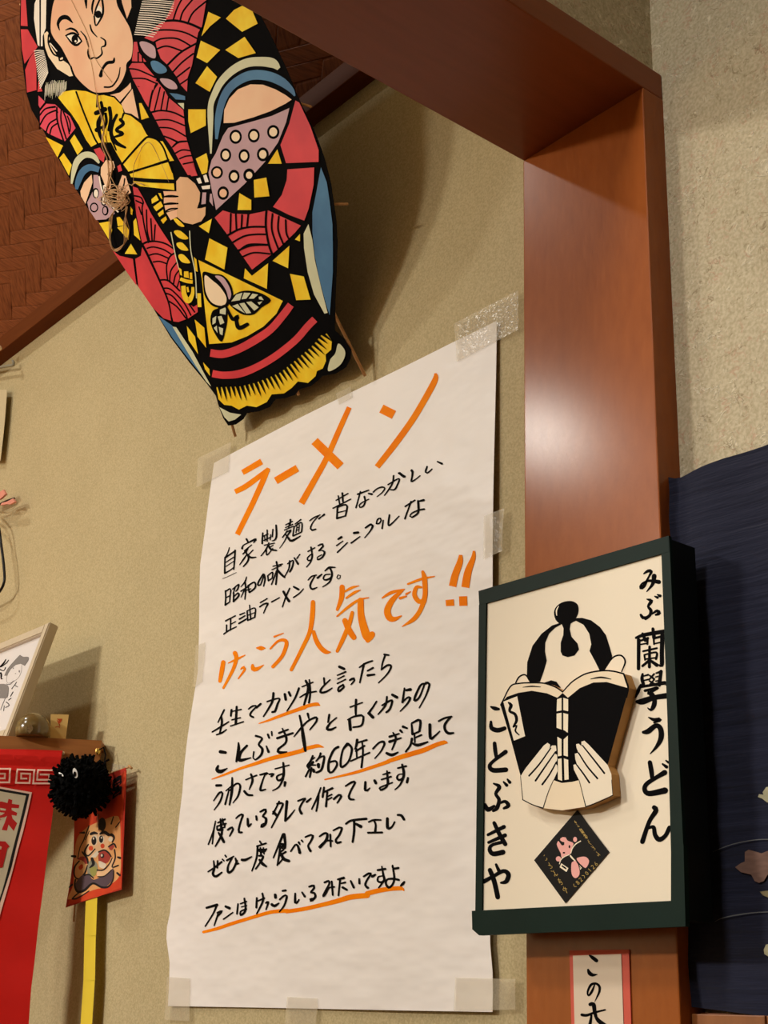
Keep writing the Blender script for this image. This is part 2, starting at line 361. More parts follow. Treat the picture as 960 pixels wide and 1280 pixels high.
# pen strokes of the poster: per line a list of (origin x, origin y, zoom, pen width, strokes); points are x,y or x,y,width
POSTER = [
('orange', 'flat', [
 (280,540,6.4,44,"160,328,44 314,240,50;100,482,40 200,430,44 372,303,40;375,295,20 330,385,44 240,580,44 115,822,42;428,395,58 600,293,58"),
 (360,460,4.8,36,"366,235,30 310,370,32 240,540,34 160,690,36 90,815,38;165,440,52 322,592,52;556,242,54 632,280,54;876,28,14 872,75,36 790,230,38 730,330,38 640,460,38 538,595,34"),
]),
('black','round',[
 (270,640,9.6,19,"170,430,12 150,490,14 115,555,18;115,548,20 110,640,18 108,735,22;118,550 242,468;240,462 232,560,20 218,690,16;125,605,12 225,542,14;122,655,10 222,592,10;108,735,20 165,705,14 225,662,12;"
  "380,330,24 400,365,20;325,440,26 338,405,14 400,372,16 492,330,24 465,372,12;352,470,16 440,398,12;335,505,18 390,455,16;345,500,14 375,470,12;395,435,18 372,490,20 400,545,22 385,600,20 335,655,16;375,520,16 335,575,18 290,635,10;390,510,20 425,548,24 490,545,14;455,460,14 405,510,12;"
  "578,258 572,320,20 568,382,20;575,300,14 640,268,14;590,345,14 675,305,14;632,222,16 628,352,18;672,275,12 665,340,12;600,300,12 602,352,14;700,215,16 692,300,16;740,165,20 742,290,22 720,340,18 690,350,12;595,402,14 715,378,14;648,372,14 640,402,14;640,405,20 600,470,16 550,530,12;618,440,14 622,520,16 695,440,10;645,402,18 670,450,26 738,465,18;660,430,12 700,400,10"),
 (350,620,9.6,18,"145,290,22 140,345,16;88,352,14 168,310,14;85,385,14 172,345,14;72,415,14 178,368,14;128,340,12 122,395,14;105,425,18 48,500,16;110,432,16 152,415,18 108,475,18 60,560,12 8,630,8;88,470,16 118,512,26 155,542,28 260,485,14;200,342,14 270,288,16;188,372,16 170,482,16;192,372,14 278,325,16 276,430,18;172,485,16 272,438,16;222,368,12 208,445,12;250,352,12 242,432,12;218,392,10 245,378,10;215,420,10 245,404,10;232,330,10 225,355,10;"
  "375,302,14 430,262,16 500,232,12;485,240,14 410,325,14 382,395,20 402,415,24 445,402,16;485,278,20 510,255,14;520,250,14 548,228,24"),
 (410,590,9.6,19,"115,345,14 255,262,14;140,292,16 155,385,16;188,258,20 195,360,20;78,440,16 288,330,14;130,430,20 122,560,20;130,430,16 205,400,20 245,415,20 225,532,18;140,490,14 232,468,12;122,562,22 225,530,14;"
  "370,272,20 500,222,16;402,240,16 375,340,16 350,432,18;500,262,20 538,270,26;450,300,22 460,360,20 435,415,18 398,430,18 388,405,16 425,370,14 500,332,14;"
  "555,245,16 600,205,16 660,185,20 692,200,18 665,245,14 600,300,10;"
  "730,155,16 860,82,16 838,165,20 808,215,20 760,215,16;795,48,20 785,130,18 745,205,18 688,285,12;868,18,30 918,58,30"),
 (470,560,9.6,20,"435,272,30 445,290,26 440,350,20 432,405,20 480,380,14 535,335,12;618,225,18 600,290,22 622,303,18 678,255,14;742,165,18 795,190,26;280,305,22 350,345,28"),
]),
('black','round',[
 (270,700,9.6,18,"112,370 115,450,18 108,535,18;112,380,16 165,345,18 178,360,18 168,430,16 162,500,16;118,452,14 165,428,14;108,540,20 165,500,14;200,350,14 275,293,18 260,350,18 238,375,14;235,320,14 205,400,14;212,395,18 208,498,22;214,440,14 265,395,18 272,430,22 210,498,18;"
  "370,205,12 350,262,18 300,322,10;298,375,16 400,310,16;350,262,18 358,340,20 345,470,14;345,350,16 300,445,12;385,310,18 400,388,20;385,308,16 465,268,20 472,330,20 405,388,18;360,365,14 420,345,12;"
  "570,172,18 515,260,20 505,305,20 535,300,16 582,180,16;580,172,20 592,230,20 572,315,14;"
  "625,190,16 632,250,18;628,188,14 685,148,16 678,220,16;632,250,16 680,218,14;735,25,22 742,120,20 720,292,20;692,78,14 805,50,14;680,118,14 790,68,12;735,130,18 668,295,14;745,120,20 780,165,28 825,208,22;"
  "80,225,5 165,190,6 250,150,5"),
 (340,660,9.6,18,"195,432,14 262,392,16 250,470,20 218,528,18;222,398,20 208,490,16 158,580,12;278,362,18 320,432,26;308,368,14 325,345,16;332,332,14 345,320,14;"
  "442,285,16 525,240,14;480,235,20 492,320,20 480,382,20 442,392,18 435,360,16 480,318,14;488,350,18 470,410,16 420,470,12;"
  "565,215,16 615,195,22 625,220,22 570,280,16 600,270,14 640,290,24 615,350,20 555,385,18 552,355,14 605,325,14"),
 (400,620,6.857,13,"165,372,16 192,355,20;150,427,12 205,388,8;155,485,12 242,402,10;300,320,20 335,315,20;275,405,14 350,350,10;"
  "398,275,14 445,245,18 460,258,18 440,300,12 390,360,8;492,240,12 500,205,12 525,193,14 532,210,12 515,238,12 492,240,12;550,210,10 540,280,14;603,165,14 598,255,14 685,175,9;"
  "738,92,14 820,38,12;788,50,14 762,120,12 735,197,14;848,45,18 852,110,18;852,105,16 845,150,16 795,185,14 778,175,12 795,150,12 850,125,14 900,115,16;865,45,16 895,38,20"),
]),
('black','round',[
 (270,730,12,22,"138,552,22 285,475,20;215,515,22 210,690,20;215,602,16 288,562,16;153,615,22 150,720,22;110,750,20 180,700,22 298,640,18;"
  "355,460,24 425,430,18;345,525,24 430,475,20;338,590,26 440,530,22 465,512,10;462,405,22 470,545,22;465,402,18 582,362,20 575,495,22;500,318,18 515,530,22;470,470,14 575,428,14;470,545,20 578,495,20;"
  "662,278,20 765,218,18;652,342,22 710,302,22 775,290,28 745,350,20 708,435,16;832,268,22 950,204,16"),
 (340,700,9.6,18,"212,340,16 165,440,18 120,562,14;138,380,28 168,440,26 200,492,32;262,322,22 315,352,28;255,448,16 320,405,16 378,345,10;"
  "435,242,12 475,200,18 535,182,16;520,188,14 465,280,20 460,325,22 485,350,24 540,328,12;550,215,26 600,172,16;"
  "640,132,14 690,92,24 762,90,14;700,95,22 722,155,22 712,210,22 650,240,22 618,225,18 640,180,16 700,172,16;720,190,22 690,265,18 608,322,12;"
  "780,212,10 795,180,12 822,185,12 818,215,10 795,230,12 780,212,10"),
]),
('orange','round',[
 (265,780,8,30,"110,382,44 95,480,46 80,570,36;160,390,10 245,350,24 325,310,10;225,290,46 238,345,40 205,460,34 115,640,22;285,450,14 310,430,30 325,450,26 262,545,14;440,238,14 485,240,46 522,240,12;400,412,28 405,445,46 440,450,40 510,408,8;"
  "615,125,20 705,90,10;575,245,18 650,170,24 715,160,36 735,200,40 690,320,36 600,425,34"),
 (360,720,8,40,"245,260,44 235,400,50 205,560,42 130,720,38 22,935,34;245,555,36 265,630,46 310,710,50 365,755,46 408,758,14;"
  "540,110,52 530,220,50 485,335,28;565,155,20 640,115,26 708,98,8;578,220,18 660,165,28 722,140,8;482,400,16 600,305,28 700,240,24 803,215,10;722,245,62 722,380,68 745,500,80 785,610,84 838,590,40;785,640,50 830,580,60;635,365,36 605,470,44 540,620,44 478,748,32;560,445,56 600,540,62 645,610,56"),
 (470,680,7.385,40,"55,497,14 140,448,30 262,418,12;245,425,24 150,515,50 100,610,62 120,680,62 170,690,40 228,662,12;220,500,26 278,482,16;278,462,20 318,440,10;"
  "295,370,18 420,325,24 543,300,10;435,258,28 450,320,48 455,450,46 440,530,50;445,520,44 400,620,42 340,695,40 235,760,8;420,400,20 375,400,34 355,470,44 395,530,44 445,520,40"),
]),
('orange','flat',[
 (470,680,7.385,40,"788,102,30 780,170,56 735,290,66 710,392,70;912,65,22 905,130,44 855,260,68 828,402,74;645,545,56 722,540,60;770,528,88 845,526,88"),
]),
('black','round',[
 (260,850,8,20,"168,300,16 140,360,16 110,425,12;140,365,18 148,430,22 128,540,14;55,522,14 130,475,18 215,420,14;98,550,14 150,530,18 195,498,12;240,300,20 235,360,18;290,268,20 285,440,24;235,318,12 335,295,14;245,400,14 330,378,14;235,462,14 360,418,14;"
  "408,290,14 445,262,18 485,262,14 435,320,18 425,355,20 455,372,20;485,275,22 525,238,20;"
  "648,130,22 640,210,22 600,290,18 555,365,14;588,215,16 705,182,16 690,240,20 665,315,22 640,320,20;760,140,24 770,195,24;800,120,22 815,155,22;898,80,20 860,180,18 785,308,14"),
 (370,810,8,20,"50,385,14 155,340,14;85,325,22 110,400,26 70,565,18;30,490,14 100,450,18 188,432,16;120,315,14 130,440,18 118,545,18;"
  "265,298,18 270,365,16;325,315,14 245,395,18 232,440,22 285,435,20 345,398,12;"
  "420,185,28 465,205,26;398,270,12 480,235,18;402,308,12 465,275,14;398,352,14 480,310,14;455,365,20 410,395,18 412,432,20 465,385,18 455,362,16;"
  "522,318,18 560,300,24 568,320,18 535,362,12;620,190,14 680,150,18 750,125,16;665,155,18 645,240,18 622,342,14;700,225,16 755,195,20;702,270,26 770,262,18;"
  "870,62,20 915,68,18;880,65,18 850,150,16 840,212,14;838,215,14 900,170,22 938,180,20 900,255,16 810,345,12"),
]),
('black','round',[
 (260,900,8,20,"140,320,34 190,328,28;120,460,18 108,500,34 145,518,38 210,486,10;"
  "316,230,14 318,300,30 300,415,22;400,258,22 345,320,26 322,370,40 335,405,34 440,380,12;"
  "485,160,22 545,185,20 515,245,20 550,290,24 540,350,22 485,400,16 465,385,12;468,320,16 462,375,12;590,262,14 612,320,24;602,145,20 615,180,18;638,118,16 642,155,14;"
  "710,130,20 798,95,18;695,182,24 845,130,20;742,85,14 780,170,22 775,230,20 705,295,22 720,325,30 790,320,14;"
  "910,360,1 910,361,1"),
 (340,870,8,20,"268,195,18 290,290,22 310,420,34 332,545,26;218,405,12 280,325,18 350,250,18 430,212,22 435,250,20 372,335,14;348,175,22 360,225,14;"
  "560,185,20 550,260,18;632,215,14 570,270,18 540,325,26 575,335,26 628,310,14;"
  "768,108,16 888,62,14;825,35,22 822,140,22 825,190,16;745,235,14 800,205,18 880,190,22 900,205,20 882,290,20 800,310,18;760,232,28 772,335,28"),
 (425,840,8,20,"350,292,16 310,355,18 270,410,22;275,410,30 315,450,30;"
  "408,330,18 505,280,20 485,365,20 450,400,20;455,245,18 440,330,20 368,420,14;510,225,26 555,250,30;"
  "632,160,16 612,300,22;650,180,22 692,172,30;612,300,14 660,255,18 690,255,22 665,310,18 590,390,12;"
  "850,115,20 795,130,20 735,255,22 740,285,22 785,245,18 835,120,16;850,105,22 885,120,22 850,230,16 782,355,12"),
]),
('black','round',[
 (255,945,8,20,"145,298,26 190,296,24;118,450,12 175,370,20 205,375,18 180,460,18 122,542,10;300,220,16 298,350,26 275,490,16;240,350,12 300,300,16;270,340,14 232,485,18;275,350,10 340,280,18 380,300,20 360,400,18 310,470,10;"
  "435,240,14 540,195,16;485,185,20 500,250,22 470,335,12;422,355,24 455,390,24 500,395,20;"
  "575,190,18 650,172,22 620,195,14 590,280,18 580,345,22 630,335,14;665,185,16 705,180,22 685,205,20;"
  "720,130,14 855,92,14;798,68,18 805,170,24 790,230,24 750,245,20 740,205,18 790,180,16;800,230,20 760,310,16 700,348,12;820,265,28 815,300,20"),
 (365,915,8,20,"205,238,18 185,290,20 155,340,24 165,360,18;185,285,14 225,255,12;160,330,20 235,330,14;210,300,22 165,360,18;175,370,16 140,445,18;195,360,20 180,450,18;215,375,22 220,395,28;282,212,20 270,250,18 240,290,16;255,270,12 315,240,18 310,310,22 290,380,22 245,405,20;262,325,32 265,350,26;"
  "455,148,24 410,180,22 365,290,22 365,390,24 400,400,20 445,330,20 430,290,20 375,300,18;545,120,32 500,180,18 480,300,20 495,350,22 560,290,18 590,170,22 555,118,24;"
  "640,75,24 635,125,24 620,170,14;645,105,16 735,78,20;630,190,18 715,135,18;580,290,16 765,205,18;690,100,14 700,200,18 688,352,20;635,165,16 640,250,16;"
  "800,165,18 860,105,18 905,95,26 915,115,22 880,190,16 820,262,12"),
 (460,890,8,20,"205,245,24 300,215,16;205,295,28 320,258,16;240,205,16 268,265,22 230,375,14;178,410,26 230,428,30 290,402,16;312,182,24 330,200,20;340,145,28 380,160,18;"
  "425,115,16 435,220,24;428,110,18 495,78,24 515,100,24 505,190,22;440,220,20 500,195,18;455,230,16 460,300,16;462,255,16 525,228,18;430,265,24 415,330,20 370,395,18;435,310,18 490,330,30 590,298,16;"
  "610,125,28 618,260,28 660,240,20 710,192,14;700,90,18 760,60,20 830,45,18;820,50,20 765,120,24 765,175,26 800,212,28 850,208,18"),
]),
('black','round',[
 (255,1000,8,20,"135,215,14 110,320,16 60,445,14;118,300,14 100,440,14;160,230,16 230,195,18;185,195,18 195,300,26;150,265,16 238,238,18;150,265,16 155,305,18 205,300,20;230,245,14 225,275,16;200,290,18 190,360,22 130,465,14;165,330,18 190,370,28 215,420,26;205,190,14 215,250,16;160,300,14 222,275,14;"
  "258,300,20 300,275,22 310,295,20 275,362,14;340,185,14 375,155,18 408,150,20 385,220,18 365,300,20 370,325,24 398,325,18;455,190,20 462,265,26 490,240,14;540,165,20 545,200,20;"
  "580,120,18 630,95,22 635,120,20 605,165,20 635,185,24 630,240,24 590,275,20 590,250,14 620,235,12;"
  "765,15,16 735,80,16 705,140,20;745,40,20 800,38,20 770,120,18 690,278,14;710,120,24 740,155,28;840,15,26 832,120,24 825,210,20;825,210,18 865,170,18 918,100,10;"
  "110,610,14 115,680,20 100,740,24 130,765,24 190,725,16;52,718,14 120,675,18 190,620,20;150,610,18 145,680,16;200,595,16 215,610,14;228,555,16 238,570,16;"
  "245,605,20 312,565,14;300,575,14 255,660,18 255,725,24 300,700,20 345,610,20;330,585,18 345,640,22 360,635,16;"
  "395,600,26 430,600,26 492,568,12;575,415,18 590,440,18;545,465,16 635,435,18;552,462,20 540,580,18 492,710,14;565,495,14 640,495,12;568,510,22 610,515,30 640,490,14;580,480,16 585,550,20;610,480,14 615,540,14;565,560,18 605,565,22 580,620,18 530,690,16;570,600,22 600,640,30 635,665,20;"
  "805,345,24 770,430,20 708,578,14;815,345,28 825,430,24 820,480,26;775,440,18 770,520,20 745,655,14;780,440,18 815,450,30 780,480,14 815,490,16 780,520,16;770,560,14 830,520,20;760,640,14 800,590,16;780,530,20 810,590,32 860,610,28"),
 (340,970,8,20,"270,250,18 340,225,18 310,270,18 285,330,20 305,375,26;355,260,22 395,225,16;"
  "490,118,14 455,220,18 405,332,14;470,190,16 465,260,18 450,352,16;522,115,18 510,210,20;515,165,18 605,122,22;555,160,18 545,305,20;560,205,14 600,185,16;555,240,16 600,215,14;"
  "620,232,20 670,190,22 692,205,22 655,270,14;735,100,16 800,60,22 828,65,20 790,140,18 768,205,20 785,232,24 820,235,16;"
  "345,612,16 400,590,20 420,600,22 395,660,18 372,700,18 395,750,26;200,755,14 245,690,18 270,700,22 290,768,28;280,665,22 290,685,14;308,645,18 320,660,14;"
  "485,605,16 530,575,22 560,580,24 550,640,26 490,715,24;485,710,24 550,650,20 610,650,18;590,585,18 595,705,18;"
  "620,545,16 680,515,20 705,520,20 680,590,20 645,640,20 660,670,26 695,660,18;"
  "745,478,20 800,445,22 945,428,24;825,455,22 825,560,22 812,660,20;845,480,24 890,505,34"),
 (420,945,8,20,"290,260,22 290,340,26 310,345,22 335,318,10;382,245,26 395,270,28;465,185,14 530,165,20;450,235,16 545,205,18;505,150,18 515,270,24;515,260,24 500,310,18 445,340,22 432,320,18 470,300,16 560,265,14;"
  "612,120,16 695,100,20;655,85,20 672,160,26 665,220,24 625,240,22 605,215,20 620,185,14 660,180,14;665,230,20 635,290,16 588,335,12;715,220,22 706,262,24;"
  "330,660,16 380,640,20 450,640,16;385,650,18 400,690,18 395,755,22;325,768,20 465,765,20;515,625,26 520,720,28 560,710,18 588,660,16;620,590,22 655,595,26 682,635,24"),
]),
('black','round',[
 (240,1090,8,18,"148,358,22 255,328,26;250,335,20 210,420,16 130,542,14;255,408,18 300,390,22 280,420,16 262,440,12;262,420,18 240,480,16 220,535,12;340,345,24 378,362,28;315,472,14 410,405,14;"
  "465,320,16 452,418,18;490,318,14 550,295,16;500,350,12 552,335,12;530,265,18 540,350,20 530,400,20 490,432,20 490,395,16 548,370,16;"
  "655,260,18 648,355,20;665,290,14 730,262,18;712,215,18 715,290,20 650,418,14;745,310,18 770,300,20 745,375,14;840,230,28 842,255,28;805,325,28 830,340,28 875,312,14;"
  "915,190,20 945,185,22;885,275,18 925,240,18 955,240,20 930,330,18 880,398,14"),
 (340,1080,8,18,"240,295,16 238,385,24 252,392,20 278,355,12;310,285,18 335,325,22;380,228,18 425,215,22 430,240,20 395,285,18 430,290,22 440,330,22 395,370,24 390,350,18 420,345,14;"
  "535,185,20 575,170,20 580,200,18 545,270,22 518,325,20 545,300,14 580,240,14 630,230,18;605,175,18 615,310,18;"
  "668,155,20 725,140,26;690,150,18 672,315,16;700,195,14 740,185,20;715,235,24 755,258,22;795,170,18 825,235,22;880,150,18 882,195,20"),
 (420,1070,8,18,"285,205,18 335,175,22 360,175,18 318,240,18 300,290,20 325,318,26;370,205,26 400,188,20;"
  "425,142,22 500,130,22;465,105,14 478,180,20 490,240,24 460,265,22 425,250,20 430,210,16 470,200,12;475,265,18 435,318,14;"
  "572,95,16 580,125,22 630,120,22;578,130,18 590,225,20 570,290,20 535,315,26 505,275,20 520,235,18 580,228,22 635,240,22;690,260,20 675,280,28 655,298,16"),
]),
('orange','round',[
 (260,850,8,30,"512,435,10 600,405,22 700,365,30 860,305,36 960,272,36"),
 (370,810,8,34,"-2,620,36 60,592,36 150,565,36 205,560,36 225,572,10"),
 (260,900,8,30,"58,595,10 180,550,22 330,490,26 480,440,34 640,385,40 800,345,44 960,300,42"),
 (340,870,8,30,"310,532,38 400,508,38 455,498,36 510,512,8"),
 (365,915,8,30,"328,475,14 480,440,22 640,400,30 780,355,34 870,325,36 960,292,40"),
 (460,890,8,40,"190,492,38 300,455,46 450,410,50 550,380,50 680,325,44 760,302,40 785,308,16"),
 (240,1090,8,30,"110,600,26 250,565,32 400,515,34 600,455,34 800,400,36 960,388,40"),
 (340,1080,8,34,"150,475,40 320,450,40 500,410,42 660,370,48 800,330,54 960,315,52"),
 (420,1070,8,38,"318,375,48 440,345,48 560,328,44 660,325,40 685,345,14"),
]),
]
# printed kite: (origin x, origin y, zoom, items); an item is "<colour> <F fill|G smooth fill|S stroke|E ellipse> points"
KITE_OUT="25.5,-60 25.5,0 24.7,23 25.5,47 28.6,84 33,117 39.4,137.5 50.3,156 61,176.6 80,211 92.5,232.8 108,257.8 123.8,278 139.4,308 173.8,360 192.5,387 213.4,422 236.9,453.4 258.8,480 269.7,494.7 273.6,508.8 279,522.8 285.3,532 294.7,530.6 304,524 308.8,516.6 324,514 336.9,508.8 344.7,498.6 355.6,497.8 368,494 374,487 388.8,482.5 398,475 402.8,470 420,467 432.5,459 438,448 438.8,437 429.4,423 418.4,413 419,377.5 420.8,337 421.9,305 420.3,275 414,231 407.8,206 402.8,189 391.9,161 379.4,136 370,115.6 358.8,87.5 340,47 324,16 318,5 305,-3 280,-40 230,-100 150,-130 70,-110"
KITE=[
(20,0,6.4,["r F 45,-200 85,-200 80,0 95,210 40,205","r F 40,235 95,235 175,375 70,510 50,400","r F 75,560 110,470 150,410 165,500 165,720 90,740",
"w F 150,30 188,-60 190,370 175,360 145,150","w F 202,-60 245,-60 240,225 215,290 215,370 200,370",
"f F 300,-300 290,30 265,90 270,230 300,300 350,400 400,480 440,530 470,610 530,680 600,735 680,755 780,730 850,660 890,560 895,510 930,460 940,340 920,230 880,150 830,70 810,0 800,-300",
"c F 225,270 250,250 270,270 272,350 300,400 345,470 378,455 375,480 430,520 465,605 430,612 330,550 260,450 235,380",
"f F 840,-60 850,20 890,150 925,60 920,-60",
"k S 300,-60,40 275,60,26 268,230,16 290,310,22 345,390,30 400,470,16 435,525,8","k S 285,330,30 330,400,22","w S 275,345,8 330,412,9","k S 262,280,8 262,350,9 300,430,10 345,455,9 350,485,10 382,478,8",
"k S 350,240,6 338,190,16 365,145,24 410,140,24 455,182,6","w F 405,290 450,270 500,290 525,328 480,355 440,330","k E 472,315,26,36","w E 478,330,8,9","k S 400,285,8 450,266,14 490,280,12 528,330,8","k S 528,330,8 490,360,14 450,345,12 405,290,6","k S 400,240,6 440,228,12 480,245,12 505,278,6",
"k S 520,250,5 560,300,9 582,375,7","k S 580,395,8 578,430,10 595,470,11 625,460,8 650,466,10 690,430,10 685,380,6 715,365,12 715,325,10 680,300,6","k S 595,200,8 610,250,10 650,295,5",
"k S 555,-60,20 560,0,18 566,65,6","k S 640,-60,10 612,50,12 615,110,5","w F 635,90 665,40 690,70 690,110 650,190 635,130","k E 660,115,27,30","w E 652,158,8,14","k S 630,120,8 645,60,10 680,-20,10","k S 690,-10,12 700,70,12 690,130,12 642,205,8 628,130,10",
"k S 680,605,22 690,560,14 730,505,18 780,495,18 788,465,8","k S 710,697,10 770,690,10 820,620,9 835,540,5",
"k S 440,530,10 470,610,12 540,690,14 620,745,14 700,752,18 790,735,18 855,660,16 890,570,14 895,510,12 930,460,8 942,340,8 920,230,8 880,150,10 825,50,12 808,-20,10"]),
(30,100,6.4,["f F 690,120 770,100 830,50 855,20 860,70 770,175 730,130","f F 780,190 870,70 920,310 860,270 810,260",
"r F 118,0 150,90 110,95","R F 118,110 178,165 130,225 118,200","R F 130,250 180,190 250,195 300,240 370,290 415,385 330,490 200,430 130,370",
"k S 118,115,9 190,182,12","k S 130,280,9 175,230,9 250,215,12","k S 130,360,9 180,280,9 255,245,10 270,260,9","k S 180,415,9 205,350,9 265,310,9","k S 210,430,9 225,380,9 265,350,9","k S 265,220,10 270,330,10 320,490,9","k S 300,240,8 300,330,9 340,470,9","k S 315,250,8 345,330,9 365,430,8","k S 350,290,8 372,350,8 370,410,8",
"y F 175,455 315,525 270,620","y F 370,485 405,435 475,550 430,600","y F 285,625 320,585 385,680 362,765","r F 560,555 610,540 650,600 640,660 600,630"]),
(0,0,1,["y F 73,122 78.4,114.8 92.5,112.5 108,114 123,119.5 130,118.8 142.5,121.9 153.4,132.8 155,142 164,145 176.6,154.7 183.6,168 186.7,171 196.9,175 204.7,184.4 210,200 215.6,214 217.5,223.4 218.3,237.5 175.3,232.8 167.5,228 160,213 154,205 144.8,189 139.4,178 126.9,178 121.4,179.7 114.4,183.6 108,175 98.8,156 89.4,142 80,131",
"g S 264,192,2 263.5,150,7 264,131,7 269,117,8 277,102,9 291,88,10 308,79,11 325,77,11.5 341,79,12 349,86,5",
"b S 271,174,3 273,150,8 277,130,9 285,113,10 298,101,11 315,94,12 335,95,12 352,102,11 364,112,7 369,120,2",
"p F 362.2,135 358,153 348,178 337,193.8 331,203 306.4,229.7 270.5,262.5 267,247 261,215.6 265,200 270,192 279,170 285.6,160 317,151.6 340,145",
"k E 295,171,7.8,9","k E 317.7,169.5,7.5,8.8","k E 342,165,7.8,8.8","k E 282.5,193.8,7,8.5","k E 305.6,195,7,8.8","k E 329,193,7.5,8.8","k E 271.6,215.6,7.6,8","k E 293,220.6,7,8.5","k E 311.9,219,7.4,8.5","k E 279.4,241.4,7.2,8.6",
"c E 295,171,5.2,5.8","c E 317.7,169.5,5,5.6","c E 342,165,5,5.6","c E 282.5,193.8,4.4,5.4","c E 305.6,195,4.4,5.4","c E 329,193,4.6,5.4","f E 271.6,215.6,5,5.4","c E 293,220.6,4.3,5","c E 311.9,219,4,4.5","f E 279.4,241.4,4.6,5.2",
"b F 401.6,209 409,228 412.5,251.6 416,280 416.5,310 416.5,340 414,375 412.5,394 408,380 400,350 394,320 391,290 391,265 396,240",
"g F 386,280 391,300 394,325 402,360 410,391 406,392 393,368 385,340 380.5,310 380,292",
"r F 268.8,272 279,263 292,267 312,268 336,263 340,265 376.6,282 369,291 345,314 315.5,337 300,315 283,291",
"y F 248.6,325 354,376 346,392 330,408 310,420 290,428 262,430 260,415 257,390 253,350",
"r S 263.4,441,9.5 279,442.5,9.8 299.4,436,9.8 322.8,423,10 340,410.5,9.5 355,393,9.5 364,381,9","r S 265.9,466.9,9 280,469,9 300,467,9.5 321,459,9 345,445,9 370,425,9 385,408,9 394,399,9",
"y F 271,484 273.6,499 280.6,506 290,507 299,512 309,507 321,508.8 334,502.5 340,493 355.6,491.6 365,485 372.8,476.7 385.6,478.6 395,470 396.6,463.8 404,460.6 408,451 407.5,443 414.5,437 415.3,426 409,417 402,419 395,428 388,435 375,446 352,465 334,473 318,479 300,483"]),
(30,100,6.4,["k S 420,95,10 485,270,10 560,450,10 590,505,10","k S 590,125,10 585,215,9","k S 800,270,12 785,312,9","k S 790,670,12 960,480,12 1005,455,12",
"k S 580,265,26 650,235,28","k S 620,180,18 632,260,20 600,340,26 605,420,20 632,500,12","k S 585,400,26 640,370,12","k S 687,225,22 697,300,20 682,400,18","k S 655,270,16 662,340,16 635,400,12","k S 745,280,16 712,350,20 700,430,22 740,500,24 812,540,14","k S 775,318,20 797,352,20 742,400,18 792,430,20 730,455,12",
"k S 700,465,12 740,560,9"]),
(150,100,6.4,["y F 155,185 175,185 235,300 175,318","k S 60,745,12 400,645,12","y F 325,490 345,490 435,645 400,650","k S 235,455,10 300,478,10 350,540,10 388,640,10 425,740,8",
"r F 110,0 300,10 360,80 390,140 510,240 520,340 530,450 550,520 580,620 620,760 545,760 480,650 420,540 360,460 320,380 250,250 200,170",
"k S 120,0,9 200,-10,8 300,30,9","k S 150,50,9 210,45,9 270,78,10","k S 300,30,14 262,100,12 235,235,12","k S 325,60,9 280,240,9","k S 358,95,9 330,245,9","k S 392,140,9 375,250,9","k S 250,260,12 330,245,10 430,260,10 515,300,10","k S 290,322,9 400,320,9 520,365,9","k S 325,380,9 420,390,9 528,450,9","k S 355,450,10 410,470,10 470,500,12","k S 425,535,10 470,498,12 540,490,10","k S 440,590,9 500,560,9 560,565,9","k S 480,630,9 530,610,9 580,605,9","k S 510,672,9 595,655,9",
"y F 550,235 690,235 690,365 570,425 550,330","y F 610,630 695,585 710,650 700,740 660,755","b F 400,105 460,110 525,130 525,160 450,155","g F 465,185 515,185 515,235"]),
(150,0,6.4,["r F 440,-200 700,-200 695,0 660,210 630,260 600,400 580,520 545,620 540,735 490,680 460,620 395,530 330,470 300,390 290,340 190,300 270,230 370,150 400,90 440,0",
"k S 330,170,14 450,165,14 560,190,14 650,230,14","k S 190,300,10 270,250,10 400,240,10 520,260,10 620,308,10","k S 275,338,10 340,310,10 460,310,10 570,368,10","k S 300,392,10 380,370,10 500,408,10","k S 380,525,12 490,420,12 620,345,12","k S 415,590,10 500,500,10 590,430,10","k S 450,625,10 560,540,10","k S 480,678,9 550,630,9","k S 430,160,10 460,70,10 500,-10,10","k S 485,165,10 510,90,10 590,-10,10","k S 545,190,10 590,100,10 695,10,10",
"p G 160,340 210,335 275,370 290,420 285,465 240,455 190,410","b G 250,495 300,490 370,540 375,575 320,590 270,560","p G 325,630 400,635 450,670 460,710 400,710 350,675",
"r F 115,335 140,335 155,420 215,495 100,490","r F 75,540 100,505 190,505 250,575 295,630 270,720 150,690 110,640","k S 150,420,9 150,490,9","k S 182,450,9 187,495,9","k S 70,550,9 150,560,9 290,622,9","k S 100,628,9 200,630,9 280,662,9"]),
(240,0,6.4,["y F 135,95 235,140 150,210 80,290","y F 275,150 340,80 410,45 480,70 530,190 405,255","y F 75,325 230,400 125,505 40,460","y F 270,400 425,295 515,425 375,465","y F 125,530 205,615 145,735 32,665"]),
(270,100,6.4,["f F 65,345 70,240 110,150 180,75 280,35 380,38 480,75 560,120 610,157 560,190 440,250 300,300 150,342","y F 420,670 495,555 530,670","r F 640,165 670,180 760,370 825,560 825,655 565,665 520,520 590,350"]),
(80,200,6.4,["g S 65,190,14 80,100,36 110,10,50 170,-40,50 240,-30,44 285,25,16","b S 105,235,20 115,180,44 150,100,54 210,60,54 285,78,44","f F 135,250 165,180 225,115 232,180 200,280 175,350 140,290",
"p F 190,340 240,240 240,120 275,120 300,220 350,340 400,400 410,430 340,475 260,480 205,400","k E 258,265,26,42","w E 260,268,17,32","k E 245,380,34,40","p E 245,380,24,28","k E 335,405,26,40","p E 332,405,15,28","k E 322,325,24,42","w E 322,325,16,30",
"w S 285,130,10 305,230,12 350,330,12 440,418,12","f F 300,60 340,0 400,10 412,60 380,120 380,230 345,240 320,170 298,120","k F 350,112 400,80 407,150 385,235 375,150","r F 430,50 455,35 470,85 440,95",
